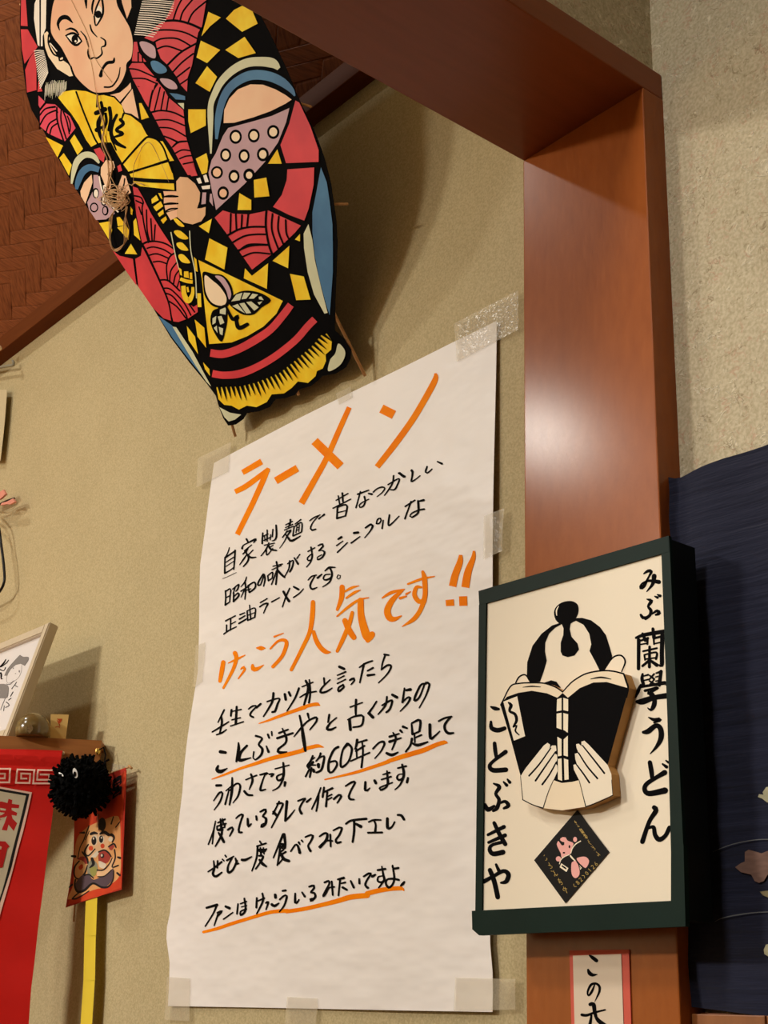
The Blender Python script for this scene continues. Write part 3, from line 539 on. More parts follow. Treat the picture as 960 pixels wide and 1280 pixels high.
"f F 430,230 470,120 500,130 520,200 540,260 490,300 520,330 460,400 425,310","w F 315,205 335,195 345,250 325,262","k S 490,150,8 480,210,8 440,290,7","k S 520,250,7 470,330,8","y F 285,505 370,490 390,560 365,638","y F 430,540 500,520 530,570 520,640","y F 425,460 450,455 500,520 435,530","y F 560,490 580,465 615,645 565,600","y F 490,750 540,670 590,755","y F 535,370 555,400 550,440 535,430",
"k S 530,150,20 690,165,22 890,172,22","k S 520,105,12 690,50,11 840,0,11"]),
(130,290,6.4,["r F 75,150 130,190 235,215 265,430 200,340","r F 255,215 300,190 310,120 345,170 450,390 520,560 545,710 480,690 390,600 280,440",
"r F 235,-365 275,-350 320,-270 380,-150 460,-20 560,130 600,260 610,400 620,480 670,560 720,600 750,580 755,640 680,690 600,720 560,715 520,560 450,390 340,160 310,90 290,0 265,-130",
"k S 300,85,14 345,165,14 450,390,12 520,560,10 548,715,9","k S 310,100,12 350,80,12 420,75,10 500,95,10 570,140,10","k S 350,130,9 400,120,9 480,140,9 545,180,9","k S 370,185,9 430,175,9 520,210,9","k S 400,240,9 450,235,9 510,255,9","k S 515,390,9 505,280,9 530,200,10 575,165,10","k S 530,400,9 540,310,9 590,240,9","k S 560,420,9 575,350,9 603,310,9","k S 590,440,8 610,380,8","k S 450,385,10 520,390,10 610,470,10","k S 480,450,9 540,460,9 640,560,9 700,665,9","k S 500,490,9 560,520,9 650,640,9 670,690,9","k S 518,550,9 590,600,9 660,690,9","k S 640,510,9 730,640,9",
"k S 240,-291,9 300,-276,9 320,-236,9","k S 260,-251,9 315,-226,9","k S 285,-200,8 305,-140,8","k S 320,-236,9 310,-176,9 330,-36,9 360,84,9","k S 345,-176,9 350,-16,9 370,74,9","k S 380,-106,9 385,-16,9 390,74,9","k S 415,-56,9 405,74,9",
"y G 564,-6 615,-10 680,50 635,58 590,35","y G 585,90 630,85 680,145 630,145 595,120","y G 600,185 640,180 695,245 640,245 610,220","g S 540,0,8 575,180,8 605,300,5","g S 690,-10,8 700,150,8 735,330,8 745,530,8",
"y F 605,285 625,300 630,350 612,340","y F 645,315 680,315 685,370 645,360","y F 690,325 710,325 712,380 692,375","y S 615,375,26 665,393,28 715,400,28","y S 640,430,34 648,505,40 680,550,44 712,500,30 716,440,22","y S 672,440,14 680,480,16","y F 725,200 745,220 755,320 735,310","y F 750,490 780,490 785,600 755,600","y F 730,700 790,768 745,768"]),
(190,200,6.4,["f F 95,250 200,250 215,290 105,290","f F 100,300 215,300 215,345 100,350","f F 105,362 210,355 210,390 115,415","f F 120,422 205,395 205,455 155,482","h F 200,170 230,135 290,140 350,190 390,260 385,330 365,388 400,385 435,375 432,440 400,490 330,515 260,500 205,455",
"k S 100,295,10 150,286,10 212,292,9","k S 100,355,10 150,346,10 212,349,9","k S 110,415,10 150,392,10 208,388,9",
"y F 0,315 40,280 60,320 5,350","y F 15,375 75,330 95,370 40,410","y F 50,430 95,395 100,430 65,455","y F 75,480 115,450 125,475 95,510","y F 55,265 75,265 90,315 75,305","y G 175,470 200,465 265,530 220,525",
"w F 360,150 390,140 405,185 380,190","w F 415,125 440,115 460,175 430,180","w F 400,210 470,200 470,230 410,235","p F 410,260 440,260 435,350 400,355","p F 470,270 485,270 495,370 465,330",
"r F 265,40 330,25 370,125 320,130","y F 820,160 920,140 945,290 825,300","y F 705,265 800,320 800,400 690,400","y F 380,530 485,470 460,585",
"k S 635,430,9 630,590,9","k S 675,430,9 680,560,9","k S 725,440,9 720,540,9","k S 775,435,9 765,530,9","k S 605,605,12 700,555,11 800,535,11 915,535,11","k S 640,665,10 740,610,10 830,595,10 920,595,10","k S 690,725,10 780,690,10 860,680,10 940,680,10","k S 920,400,11 915,530,11 940,680,11 970,760,11"]),
(300,200,6.4,["r F 385,75 600,60 595,200 555,390 520,485 400,440 270,375 340,280 380,160","k S 265,430,9 260,560,9 310,710,9","k S 315,450,9 310,560,9 350,670,9","k S 370,480,9 375,580,9 395,630,9"]),
(240,290,6.4,["y F 145,50 290,125 265,300 110,220","k S 375,155,9 460,100,9 610,100,9","k S 410,198,9 500,165,9 630,175,9","y F 650,230 785,110 775,290","y F 430,290 485,350 615,250 605,455 420,370","y F 830,60 870,15 870,75","y F 790,335 900,355 955,540 840,545",
"k G 95,320 180,335 250,345 310,410 335,500 310,560 280,600 210,605 150,575 105,500 95,410","c G 112,345 170,388 230,440 280,520 270,580 220,588 160,560 120,490 107,410","p G 190,352 250,360 300,430 320,500 302,540 280,470 235,400",
"k G 300,560 360,490 450,468 560,490 635,548 560,605 500,658 420,662 350,622","g F 320,555 360,500 410,485 390,545","g F 402,538 422,485 475,488 440,533","g F 460,533 490,492 535,500 500,533","g F 540,518 560,515 580,545 542,538","g F 328,592 372,575 430,650","g F 385,572 425,565 480,648 440,652","g F 440,560 480,555 540,602 505,630","g F 530,562 570,555 545,582"]),
(190,380,6.4,["k G 530,35 600,5 608,110 595,200 562,300 508,235 473,140 488,60","g F 550,45 598,25 595,85 548,75","g F 532,100 562,95 585,150 552,165","g F 490,115 520,95 515,150 490,165","g F 500,190 525,172 530,232","g F 540,182 575,195 570,250 550,240",
"k S 598,20,12 650,120,20 690,100,24 680,132,20 702,190,24 768,162,20",
"b F 55,95 165,170 320,400 430,600 300,440 170,270","g F 170,180 200,185 330,380 480,660 440,620 360,500 270,350","y F 285,175 350,260 375,400 300,290","y F 350,125 425,190 440,350 370,260","y F 415,465 465,520 470,575 430,520"]),
(240,440,6.4,["g F 225,440 310,485 400,500 350,540 300,555 265,520"]),
(320,370,6.4,["g G 665,380 715,430 715,490 670,560 585,600 600,510 640,460"]),
]
# brush lettering of the wooden sign: origin, zoom, strokes
SIGN_RIGHT=[(780,690,6.7375,22,"175,185,10 212,162,22 238,168,22 215,215,14 175,290,24 148,305,22 160,270,14 220,245,18 302,255,30;262,205,34 250,270,24 200,335,8;"
 "200,400,8 238,415,26 212,460,18 235,495,24 225,535,22 190,562,24;150,532,18 168,556,24 200,550,14;245,525,10 285,498,22 305,518,26 275,532,14;268,376,10 290,386,20;290,362,10 312,372,22;"
 "110,725,18 180,700,26 345,672,30;165,690,18 188,745,26;252,650,22 262,725,28;132,742,26 130,985,24;130,755,14 210,728,18;207,735,16 205,778,14;140,782,10 200,772,12;258,730,16 330,712,18;332,702,30 327,850,30 326,955,28 298,952,10;258,738,14 262,778,14;265,775,10 320,762,12;170,838,14 285,812,14;180,870,14 185,912,12;180,868,12 280,848,14 278,902,18;185,905,12 280,892,12;224,800,18 222,970,22;220,915,18 165,962,18;230,915,18 285,955,26;"
 "165,1030,16 160,1070,24 172,1115,24;170,1048,10 212,1036,14;172,1085,10 215,1075,12;225,1042,12 262,1072,16;262,1030,14 222,1075,12;222,1088,12 262,1112,16;262,1078,12 225,1118,12;280,1022,12 322,1010,22;320,1008,24 305,1122,26;275,1055,10 308,1048,12;275,1090,10 308,1084,12;150,1120,14 128,1170,26 105,1222,16;140,1138,20 250,1122,20 350,1105,28 372,1120,22;185,1170,20 240,1158,20 292,1145,22 212,1195,16;215,1185,18 246,1220,26;118,1262,22 240,1226,24 372,1205,28"),
 (780,870,6.1,24,"225,-10,26 240,30,28 235,75,30 212,108,18 188,92,6;105,45,18 150,52,26 240,20,22 335,8,22;195,165,8 240,184,24 282,182,26 235,206,10;155,278,20 190,272,34 250,228,30 285,250,32 290,320,34 258,385,22 208,442,6;205,508,28 216,570,30 222,622,26;318,585,34 250,625,26 180,672,28 165,715,30 200,745,34 320,722,40;302,520,12 332,542,22;328,494,10 346,508,16;238,852,30 252,875,32 200,960,26 148,1112,30;190,1012,12 232,1000,24 245,1060,28 275,1095,32 320,1070,26 355,1005,28")]
SIGN_LEFT=[(595,870,4.923,22,"98,68,10 122,78,22 146,82,14;98,160,14 102,198,24 140,212,26 182,200,22;120,292,20 125,340,22 132,382,18;188,345,24 115,400,18 90,432,22 112,458,26 190,455,26;115,540,10 150,560,22 128,602,18 148,640,20 135,690,22 112,708,14;62,668,16 80,700,26 118,678,14;150,662,12 185,650,18 206,675,22 178,692,14;176,530,10 195,550,18;200,514,10 214,532,18;80,855,16 178,806,22;84,902,16 185,858,22;118,782,20 150,850,24 186,912,24;168,900,18 105,918,18 90,945,22 112,972,26 172,962,28;55,1142,24 110,1112,20 175,1078,22 206,1100,26 192,1142,24 160,1150,12;130,1038,14 148,1078,20;92,1072,24 118,1140,26 140,1238,26")]
# drawing on the sign face and on the raised board (R4: origin 620,740; R5: origin 620,870; zoom 5.333)
SIGN_FACE=[(620,740,5.333,["k G 393,140 408,100 450,70 510,62 550,85 557,130 542,172 505,212 440,215 405,188",
 "k F 440,205 380,225 310,280 250,360 215,470 212,570 232,605 300,600 325,530 345,460 333,400 335,340 360,280 400,240 445,216 457,245 455,290 438,340 438,400 450,425 485,436 530,425 560,385 550,345 510,300 498,250 505,208 540,194 590,220 628,280 642,350 630,395 665,460 700,530 740,520 782,430 765,370 740,290 700,235 640,190 580,174 500,178",
 "w S 425,95,4 410,125,9 412,160,4","c G 733,530 790,440 840,428 866,465 848,540","k S 733,515,8 785,440,11 840,425,11 868,465,11 845,532,9","k S 138,608,9 160,568,10 200,553,10 228,585,9","k F 330,605 375,590 410,600 440,640 400,640"])]  # white stroke inside the bun's left edge is a painted highlight
BOARD_OUT="625.6,881 627.5,878.8 638.8,857.2 663,853.4 683.8,854.4 703.4,864.7 717.5,850.6 732.5,842.2 751.3,838.4 779.4,842.2 786,860 783,872 759.7,956.3 764,967.5 766,993.8 732.5,1008.4 702.5,1013 678,1010 653.8,999.4 651,969.4 638.8,924.4"
BOARD=[(620,870,5.333,["k F 30,60 60,20 75,5 150,-21 240,-35 340,-18 410,12 445,-20 480,12 560,-53 650,-90 740,-93 880,-53 870,10 745,460 700,540 560,560 510,572 440,580 380,560 300,560 165,535 100,290",
 "k S 32,60,9 50,25,9 100,-66,10 160,-84,10 230,-88,10 300,-87,10 340,-80,10 400,-58,10 445,-26,8","k S 445,-26,8 480,-66,9 520,-103,10 600,-148,10 700,-168,11 780,-165,11 852,-148,11","k S 852,-148,11 868,-100,12 882,-53,12 872,10,8","k S 180,-58,4 240,-64,10 298,-60,5","k S 632,-113,5 700,-124,12 768,-112,5",
 "c F 50,38 142,2 195,268 120,298","k S 85,45,12 102,62,24 92,100,18 128,122,20 138,165,20 115,208,10 140,196,10 130,232,12 155,260,8",
 "w F 408,22 438,12 438,96 405,102","w F 450,12 482,22 482,102 450,94","w F 405,118 438,112 438,224 405,212","w F 450,114 482,122 480,244 450,230","w F 410,272 438,288 438,398 414,402","w F 452,290 480,264 480,404 452,396","w F 414,420 438,416 442,566 414,556","w F 454,416 482,426 486,556 458,560","k E 438,252,36,27",
 "c F 165,535 200,480 320,330 345,312 362,325 358,350 375,330 400,330 404,360 395,388 408,390 410,415 402,455 410,465 412,500 385,560 350,640 315,750 180,692",
 "c F 570,305 590,298 620,325 745,460 770,520 780,660 600,738 578,650 575,600 555,560 520,490 517,460 530,455 545,470 530,420 527,385 545,380 560,400 538,345 535,322 552,318 572,335",
 "k S 222,532,12 290,455,11 366,348,9","k S 265,565,13 330,470,11 398,372,9","k S 310,590,13 360,520,11 404,440,9","k S 578,330,9 650,420,11 724,515,12","k S 552,380,9 610,470,11 678,550,12","k S 540,460,9 585,520,11 624,578,12",
 "k S 385,560,4 350,640,5 315,748,6","k S 555,560,4 578,650,5 600,738,7","k S 165,535,4 172,610,5 180,692,6","k S 180,692,7 245,725,7 315,748,8","k S 600,738,7 690,706,6 780,662,6","k S 780,662,4 772,560,4"])]
STICKER_OUT="723.5,1012.7 763.4,1065.2 708.7,1129.1 669.6,1075.5"
STICKER=[(665,1005,9.143,["P G 345,395 372,380 405,385 425,420 480,440 495,455 470,520 455,575 400,600 358,618 350,570 320,510 302,460 322,425 340,450 365,478 388,470 390,440 360,432 340,415","P E 512,408,22,30","P E 322,630,30,30",
 "w S 578,425,12 520,460,12 480,510,12 462,570,8","w S 450,580,8 390,605,10 350,640,10 332,690,8","w F 355,680 435,735 415,780 335,725","k F 365,700 415,735 408,752 355,715","w S 455,590,16 480,620,18 515,655,12",
 "P G 530,625 590,605 640,610 672,650 660,700 630,735 590,705 555,670","P G 475,670 520,655 545,690 565,780 550,830 515,850 480,820 468,750","w F 560,700 590,735 570,755","k S 530,665,6 580,740,6","k E 385,560,14,9","k E 448,490,10,18"])]
def _g(t): return [[tuple(float(v) for v in p.split(',')) for p in s.split()] for s in t.split(';')]
DIGITS={'(':"6,0 2,5 6,10",'8':"4,5 1,3 4,0 7,3 4,5 1,8 4,10 7,8 4,5",'2':"1,2 4,0 7,3 1,10 7,10",')':"2,0 6,5 2,10",'0':"4,0 1,5 4,10 7,5 4,0",'1':"3,1 4,0 4,10",'6':"6,0 1,7 4,10 7,7 4,5 1,7"}
STRIP=[(700,1180,9.6,["k S 362,138,20 400,165,44 445,200,44","k S 345,310,26 362,350,50 400,372,40 455,365,10","k S 425,485,14 390,570,30 350,620,20 340,570,24 380,490,30 440,475,28 480,510,30 480,570,28 450,640,18 425,690,6",
 "k S 370,725,44 410,725,50 425,820,44 445,880,30","k S 270,850,36 330,855,34 430,820,26 550,790,20","k S 385,860,24 370,950,38 350,1040,40","k S 430,860,30 470,920,50 560,990,56"])]
# small vermilion kite with a seated figure (75,1020 zoom 10.667)
KITELET_OUT="93,985 139,967 156.5,959.5 158,963 156.5,1000 155,1040 152,1112 118,1122 82,1134.5 88,1100 93,1060"
KITELET=[(75,1020,10.667,["o F 640,-420 870,-600 885,-560 840,-60 820,960 500,1080 130,1180 110,1190 170,900 190,200 200,-200",
 "c G 400,130 560,60 740,0 800,60 810,400 800,780 640,930 440,990 150,1110 110,1080 180,900 190,560 230,300 330,180",
 "k F 705,-480 780,-535 820,-545 825,-440 790,-400 830,-390 820,-290 700,-220 705,-280 745,-330 700,-330","r F 735,-440 800,-480 800,-465 735,-425","r F 735,-400 800,-440 800,-425 735,-385","r F 730,-280 800,-330 800,-315 730,-265","r F 730,-245 795,-290 795,-275 730,-230",
 "k E 565,110,50,90","k S 520,-20,8 525,180,8","k S 715,10,10 685,105,16","k S 800,80,10 745,150,12","k S 265,225,10 325,222,22","k S 160,535,20 205,540,26","k S 125,950,12 165,915,20","k S 775,550,20 805,560,24","k S 765,760,20 800,790,22",
 "k S 390,130,12 320,320,12 270,420,10 240,570,10","k S 395,200,8 340,320,8",
 "f G 440,240 520,210 620,240 650,330 640,430 560,470 520,460 480,520 400,540 350,470 380,360","w G 440,270 490,260 500,330 480,390 430,370","w G 520,270 580,270 590,340 560,370 525,350",
 "k E 455,330,34,58","k E 552,310,28,50","w E 450,300,10,16","w E 555,290,9,14","k S 415,240,26 460,225,30 500,235,14","k S 540,240,18 590,215,34 650,250,30","o E 415,430,30,34","o E 570,400,28,32",
 "k S 640,260,12 690,250,30 725,290,20 700,350,14","w E 675,310,28,34","r G 650,420 700,370 730,400 690,460","k S 650,410,14 720,370,18 750,420,14",
 "k S 380,380,14 330,480,18 380,530,16 470,440,12","w F 440,520 500,460 520,500 480,555 410,550",
 "r G 520,500 580,460 640,480 680,540 640,620 570,640 520,600","k S 520,480,14 590,455,16 650,490,16 685,540,12","w G 520,600 580,620 620,650 590,700 530,680","k E 568,530,26,32","w E 560,525,13,18",
 "r G 240,580 280,540 340,550 380,620 340,640 290,590","k S 300,480,14 360,560,22 380,640,14","c G 215,700 260,610 330,620 330,760 250,830 205,790","k S 260,600,14 200,680,16 195,790,14 250,840,16 330,770,18 370,660,12","o G 250,680 300,640 310,690 270,720",
 "g G 380,640 430,580 500,640 500,740 430,820 370,760","y G 400,700 490,680 480,790 430,800","k S 430,570,30 450,640,30 400,690,12",
 "v G 220,880 300,790 390,790 450,850 560,800 680,700 720,720 700,850 620,940 540,950 440,890 330,980 250,1000 210,950","k S 330,790,16 390,780,14 450,830,12","k S 210,850,18 200,930,18 240,1010,22 330,990,24 440,900,20 560,950,20 650,940,18 710,850,14 720,730,12",
 "f G 500,740 580,730 650,680 690,560 720,570 715,680 640,770 560,815 500,800","k S 500,720,14 580,720,14 660,640,12 700,560,10","k S 730,450,14 740,560,14 700,680,14 780,660,16","k S 510,810,12 600,800,12 690,720,10",
 "k S 170,1100,14 210,1060,14 260,1020,10","k S 170,1105,16 240,1095,14 390,1000,10"])]
# frame picture (0,790 zoom 12.8)
PICTURE=[(0,790,12.8,["e F 320,370 370,400 455,405 455,450 395,540 330,510 250,530 170,600 110,700 70,700 130,590 200,500",
 "a S 320,370,7 370,400,7 455,405,7 450,460,7 395,540,7","a S 320,370,7 200,500,7 120,600,7 75,700,8","a S 190,560,5 130,660,5 105,760,5 130,820,5 200,800,5 290,740,5 340,640,5 350,530,5","a E 310,630,9,20","a E 215,580,7,12","a E 250,665,10,6","a S 100,830,9 160,840,10 220,780,14",
 "e G 60,830 110,850 140,900 120,1050 20,1060 -60,1050 -60,860","a S 110,840,6 140,900,6 115,1050,6","a S 90,1050,8 40,1170,12 10,1250,10",
 "k S 95,440,16 60,500,26 0,560,20 -40,600,20","k S 140,450,12 100,500,16 20,560,12","k S 90,570,16 60,620,14 -20,590,20","k S -20,660,30 20,660,30 20,750,22 45,750,10",
 "k S 270,800,10 240,850,12 285,880,10","k S 250,830,10 190,910,12","k S 210,960,14 170,1030,12","k S 180,1060,12 140,1090,14","k S 100,1120,12 150,1170,14 90,1210,10","k S 70,1180,10 60,1260,12"])]
# ================================================================ poster
def wave_poster(q):
    x, z = q.x, q.z
    return .0018 * math.sin(9 * x + 5 * z) * math.sin(7 * z + 1) + .0014 * math.sin(14 * z + 3 * x)
def wp(q):
    edge = max(0, (-1.655 - q.x) / .07) * 0
    return wave_poster(q)
SP = wallY(YA - .006, wp)
M_PAPER = mat('white_paper', (246, 242, 240), rough=.38, spec=.4, var=.02, vscale=6, bump=.5, bscale=11, bdist=.010, detail=2, stretch=(1, 1, 2.2))
M_INK = mat('black_ink', (7, 6, 6), rough=.8, spec=.06)
M_ORANGE = mat('orange_marker', (255, 146, 4), rough=.6, spec=.05, col2=(250, 128, 2), vscale=50)
poster = thing('poster', 'large white paper poster with handwritten orange and black lettering taped to the beige wall', 'poster', SP.at(420, 850))
POUT = [(268.4, 579), (262, 625), (256, 668), (250, 706), (248.5, 745), (248, 790), (247, 840), (243, 868), (239.5, 893), (235.5, 925), (232, 960), (230, 990), (226, 1020), (222.6, 1048), (217, 1095), (212, 1140), (208, 1158), (207, 1173), (209, 1188), (211, 1203), (210.5, 1230), (209.5, 1257.5),
        (300, 1259), (400, 1261), (500, 1263), (616, 1265), (616.6, 1240), (616.4, 1215), (613.5, 1180), (613.5, 1120), (614.5, 1000), (615.5, 850), (616.5, 700), (618, 560), (619.5, 400.6), (560, 429), (500, 459), (440, 489), (380, 520), (320, 552)]
sheet('sheet', SP, POUT, M_PAPER, poster, .0004, 0, .02)
names = ['title_lettering', 'lettering', 'lettering', 'lettering', 'heading_lettering', 'heading_lettering', 'lettering', 'lettering', 'lettering', 'lettering', 'lettering', 'underline']
for (col, cap, blocks), nm in zip(POSTER, names):
    o = write(nm, SP, blocks, M_ORANGE if col == 'orange' else M_INK, poster, .0003 + (.0002 if col == 'black' else 0) + (.0001 if nm == 'heading_lettering' else 0), cap, 1.05 if col == 'black' else 1.0)
    if col == 'orange': o['label'] = 'orange felt pen ' + ('underlines' if nm == 'underline' else 'lettering')
m_tape = bpy.data.materials.new('clear_tape'); m_tape.use_nodes = True
N = m_tape.node_tree.nodes; L = m_tape.node_tree.links; b = N['Principled BSDF']
b.inputs['Base Color'].default_value = srgb((225, 214, 190)); b.inputs['Roughness'].default_value = .22; b.inputs['Alpha'].default_value = .34
nz = N.new('ShaderNodeTexNoise'); nz.inputs['Scale'].default_value = 45; nz.inputs['Detail'].default_value = 3
tc = N.new('ShaderNodeTexCoord'); L.new(tc.outputs['Object'], nz.inputs[0])
bp = N.new('ShaderNodeBump'); bp.inputs['Strength'].default_value = .8; bp.inputs['Distance'].default_value = .006; L.new(nz.outputs[0], bp.inputs['Height']); L.new(bp.outputs[0], b.inputs['Normal'])
def tape(q, off=.0016, parent=poster, S=SP):
    P = [(float(a), float(b_)) for a, b_ in q]; bm = new()
    def jag(a, b_, n=9):
        out = []
        for k in range(n): t = k / n; out.append((a[0] + (b_[0] - a[0]) * t + (random.random() - .5) * .8, a[1] + (b_[1] - a[1]) * t + (random.random() - .5) * .8))
        return out
    O_ = [P[0], P[1]] + jag(P[1], P[2])[1:] + [P[2], P[3]] + jag(P[3], P[0])[1:]
    fill(bm, S, O_, off); orient(bm, S.n); return link('tape_strip', bm, m_tape, parent)
tape([(249, 573), (291, 553), (288, 590), (247, 610)])
tape([(567, 404), (648, 363), (648, 412), (570, 452)])
tape([(607, 646), (632, 636), (630, 689), (606, 700)])
tape([(245, 807), (257, 803), (254, 852), (243, 860)])
tape([(209, 1221), (238, 1223), (237, 1276), (207, 1275)])
tape([(358, 1246), (397, 1248), (394, 1288), (355, 1286)])
tape([(571, 1222), (646, 1224), (646, 1262), (569, 1264)])
tape([(420, 492), (438, 483), (441, 497), (424, 506)], .0014)
# ================================================================ large kite
KS = .43
SK = Surf(W(0, 1.019 - KS * (0 - .81), 0), (0, 1, KS))
PAL = {'k': ('black_print', mat('kite_black', (6, 5, 6), rough=.85, spec=.04, var=.3, vscale=14)), 'r': ('red_print', mat('kite_red', (200, 38, 54), rough=.6, col2=(228, 56, 64), vscale=14)), 'R': ('pink_print', mat('kite_pink', (226, 66, 92), rough=.6, var=.1, vscale=12)),
       'y': ('yellow_print', mat('kite_yellow', (246, 196, 20), rough=.6, spec=.1, col2=(255, 226, 60), vscale=30)), 'f': ('skin_print', mat('kite_skin', (252, 212, 172), rough=.6, col2=(242, 184, 146), vscale=9)), 'h': ('hand_print', mat('kite_hand', (220, 172, 128), rough=.6, col2=(234, 186, 140), vscale=16)), 'c': ('cream_print', mat('kite_cream', (250, 226, 190), rough=.6)),
       'b': ('blue_print', mat('kite_blue', (46, 100, 146), rough=.6, col2=(66, 126, 170), vscale=16)), 'g': ('pale_green_print', mat('kite_pale', (212, 214, 178), rough=.6, var=.06, vscale=20)), 'p': ('mauve_print', mat('kite_mauve', (196, 160, 170), rough=.6, var=.08, vscale=14)), 'w': ('white_print', mat('kite_white', (250, 240, 224), rough=.6))}
kite = thing('kite', 'large printed paper kite with a warrior holding a yellow fan, hanging under the ceiling', 'kite', SK.at(297, 515))
M_KP = mat('kite_sheet', (8, 7, 8), rough=.85, spec=.04, var=.3, vscale=10, bump=.3, bscale=14, bdist=.004)
slab('kite_sheet', SK, pts(KITE_OUT), .0005, M_KP, kite)
extra = []
def it(c, P): extra.append(c + ' S ' + ' '.join('%.1f,%.1f,%.2f' % p for p in P))
for k in range(22):                                            # fine hair lines on both sides of the head
    t = k / 21
    it('w', [(150 + 178 + 0 * t - 7 * t * 0 + (-28) + 0, 0, .1), (150 + 178, 0, .1)]) if 0 else None
    y0 = -14 + t * 57; x0 = 179 - (y0 + 0) * .235; x1 = 219 - max(0, y0 - 10) * .55 - (y0) * .18
    if y0 < 40 or x1 > x0 + 4: it('w', [(x0, y0, 1.15), ((x0 + x1) / 2, y0 + 1.0, 1.2), (max(x1, x0 + 4), y0 + 2.8 + random.random(), .9)])
for k in range(17):
    t = k / 16
    it('w', [(43.5 + 7.5 * t, 64 + 47 * t, 1.1), (50 + 7 * t, 63 + 36 * t, 1.1), (56.5 + 5.5 * t - 1.5 * abs(t - .5), 63.5 + 27 * t, .8)])
for k in range(26):
    x = 58 + k * 1.05; y = 100 + random.random() * 5 + (2 if k < 8 else 0); it('g' if k % 2 else 'w', [(x, y, .5), (x - .6, y + 9, .6), (x - 1, min(y + 14 + random.random() * 6, 127 - max(0, (k - 14)) * 1.3), .3)])
TT = spline(pts("271.5,482 300,483.5 318,479.5 334,473.5 352,465.5 375,446.5 388,435.5 395,428 402,419.5 408,417"), 2)
acc = [0]
for a, b_ in zip(TT, TT[1:]): acc.append(acc[-1] + math.hypot(b_[0] - a[0], b_[1] - a[1]))
nf = 27
for k in range(nf):
    s = acc[-1] * (k + .5) / nf; i = max(j for j in range(len(acc)) if acc[j] <= s); a = TT[i]; b_ = TT[min(i + 1, len(TT) - 1)]; a0 = TT[max(0, i - 1)]
    f_ = (s - acc[i]) / max(1e-6, (acc[min(i + 1, len(acc) - 1)] - acc[i])); x = a[0] + (b_[0] - a[0]) * f_; y = a[1] + (b_[1] - a[1]) * f_
    ang = math.radians(78 - 42 * (k / nf) ** 1.2); dx, dy = math.cos(ang), math.sin(ang); L_ = 17 + 3 * math.sin(k * 1.7)
    extra.append('k F %.1f,%.1f %.1f,%.1f %.1f,%.1f' % (x - 2.1 * dy - dx * 2, y + 2.1 * dx - dy * 2, x + 2.1 * dy - dx * 2, y - 2.1 * dx - dy * 2, x + dx * L_, y + dy * L_))
draw('printed_figure', SK, KITE + [(0, 0, 1, extra)], PAL, kite, .0004, fat=1.42)
M_BAM = mat('bamboo', (206, 156, 104), rough=.5, var=.15, vscale=60)
def stick(a, b_, r=.0022, S=SK, off=-.0035, off2=None):
    bm = new(); tube(bm, [S.at(*a, off), S.at(*b_, off if off2 is None else off2)], r, 6); return link('bamboo_rib', bm, M_BAM, kite, True)
stick((292, 546), (150, 60), .0022); stick((454, 470), (230, 20), .0022); stick((371, 494), (180, -60), .0022)
stick((429, 255), (105, 258), .0018, off=-.008); stick((383, 133), (24, 23.5), .0018, off=-.008); stick((318, 3), (20, 5), .0018, off=-.008)
# raffia bridle strings with their knotted tangle, a part of the kite
M_RAF = mat('raffia', (206, 164, 116), rough=.6, spec=.3, var=.2, vscale=80)
bm = new()
def string(P, r=.0007, off=.004): tube(bm, [SK.at(x, y, off + (.0025 if r > .00055 else .0004) * math.sin(i * .45)) for i, (x, y) in enumerate(spline([(float(a), float(b_)) for a, b_ in P], 3))], r, 4)
string([(90, 0), (110, 42), (121, 75), (140, 102), (141, 103)], .0004, .0012)
string([(110, 50), (116, 85), (122, 118), (128, 150), (134, 180)], .0004, .0015)
string([(125, 118), (128, 140), (133, 165), (131, 185), (137, 205), (140, 222), (134, 238)], .0012)
string([(131, 168), (137, 190), (143, 215), (138, 235)], .0014); string([(139, 210), (150, 240)], .0008)
string([(134, 238), (150, 238), (162, 230), (167, 232), (172, 206), (178, 184)], .0006); string([(167, 232), (175, 228), (185, 232)], .0008); string([(178, 184), (190, 180), (212, 228)], .0004, .001)
for k in range(15):
    a0 = random.random() * 6; cx, cy = 150 + random.uniform(-6, 6), 246 + random.uniform(-5, 6); rx, ry = random.uniform(8, 17), random.uniform(5, 14)
    string([(cx + rx * math.cos(a0 + t), cy + ry * math.sin(a0 + t * (1 + .1 * (k % 3)))) for t in [q * .55 for q in range(random.randint(6, 12))]], random.uniform(.0005, .0009), .004 + .0008 * k)
for k in range(4):
    string([(150 + k * 3, 255), (144 - k, 275), (140 + k * .8, 295 + k), (147 + k, 311 + k), (158, 305), (164 - k, 285), (160 + k, 258)], .0007, .005 + k * .001)
link('bridle_string', bm, M_RAF, kite, True)
# ================================================================ sign on the jamb
YS = .962
SS = wallY(YS)
M_GREEN = mat('green_tape', (10, 32, 27), rough=.5, spec=.1, var=.15, vscale=12, bump=.25, bscale=12, bdist=.003)
M_CREAM = mat('cream_panel', (240, 228, 206), rough=.55, var=.015, vscale=4)
M_BRUSH = mat('brush_ink', (6, 5, 7), rough=.8, spec=.06)
sign = thing('sign', 'cream sign board with dark green frame and a figure reading a book', 'sign', W(-.93, 1.0, .05))
sl, sr = SS.at(601.7, 740), SS.at(838.3, 671); zb = SS.at(604, 1168).z; xl, xr = sl.x, SS.at(840, 690).x
ztop = (sl.z + sr.z) / 2
SIGN_OUT = [(601.7, 740), (838.3, 671), (857.6, 1152), (601, 1160)]
slab('backing_box', SS, [(603, 742), (836.5, 673.5), (856.5, 1150), (601.5, 1158)], 1.0 - YS - .0006, mat('box_green_shaded', (6, 13, 12), rough=.5, spec=.2), sign)  # near-black green carries the shade of the box side in its colour
slab('face_panel', SS, [(609, 751), (830, 689), (844.5, 1128), (604, 1138)], .001, M_CREAM, sign, .0012)
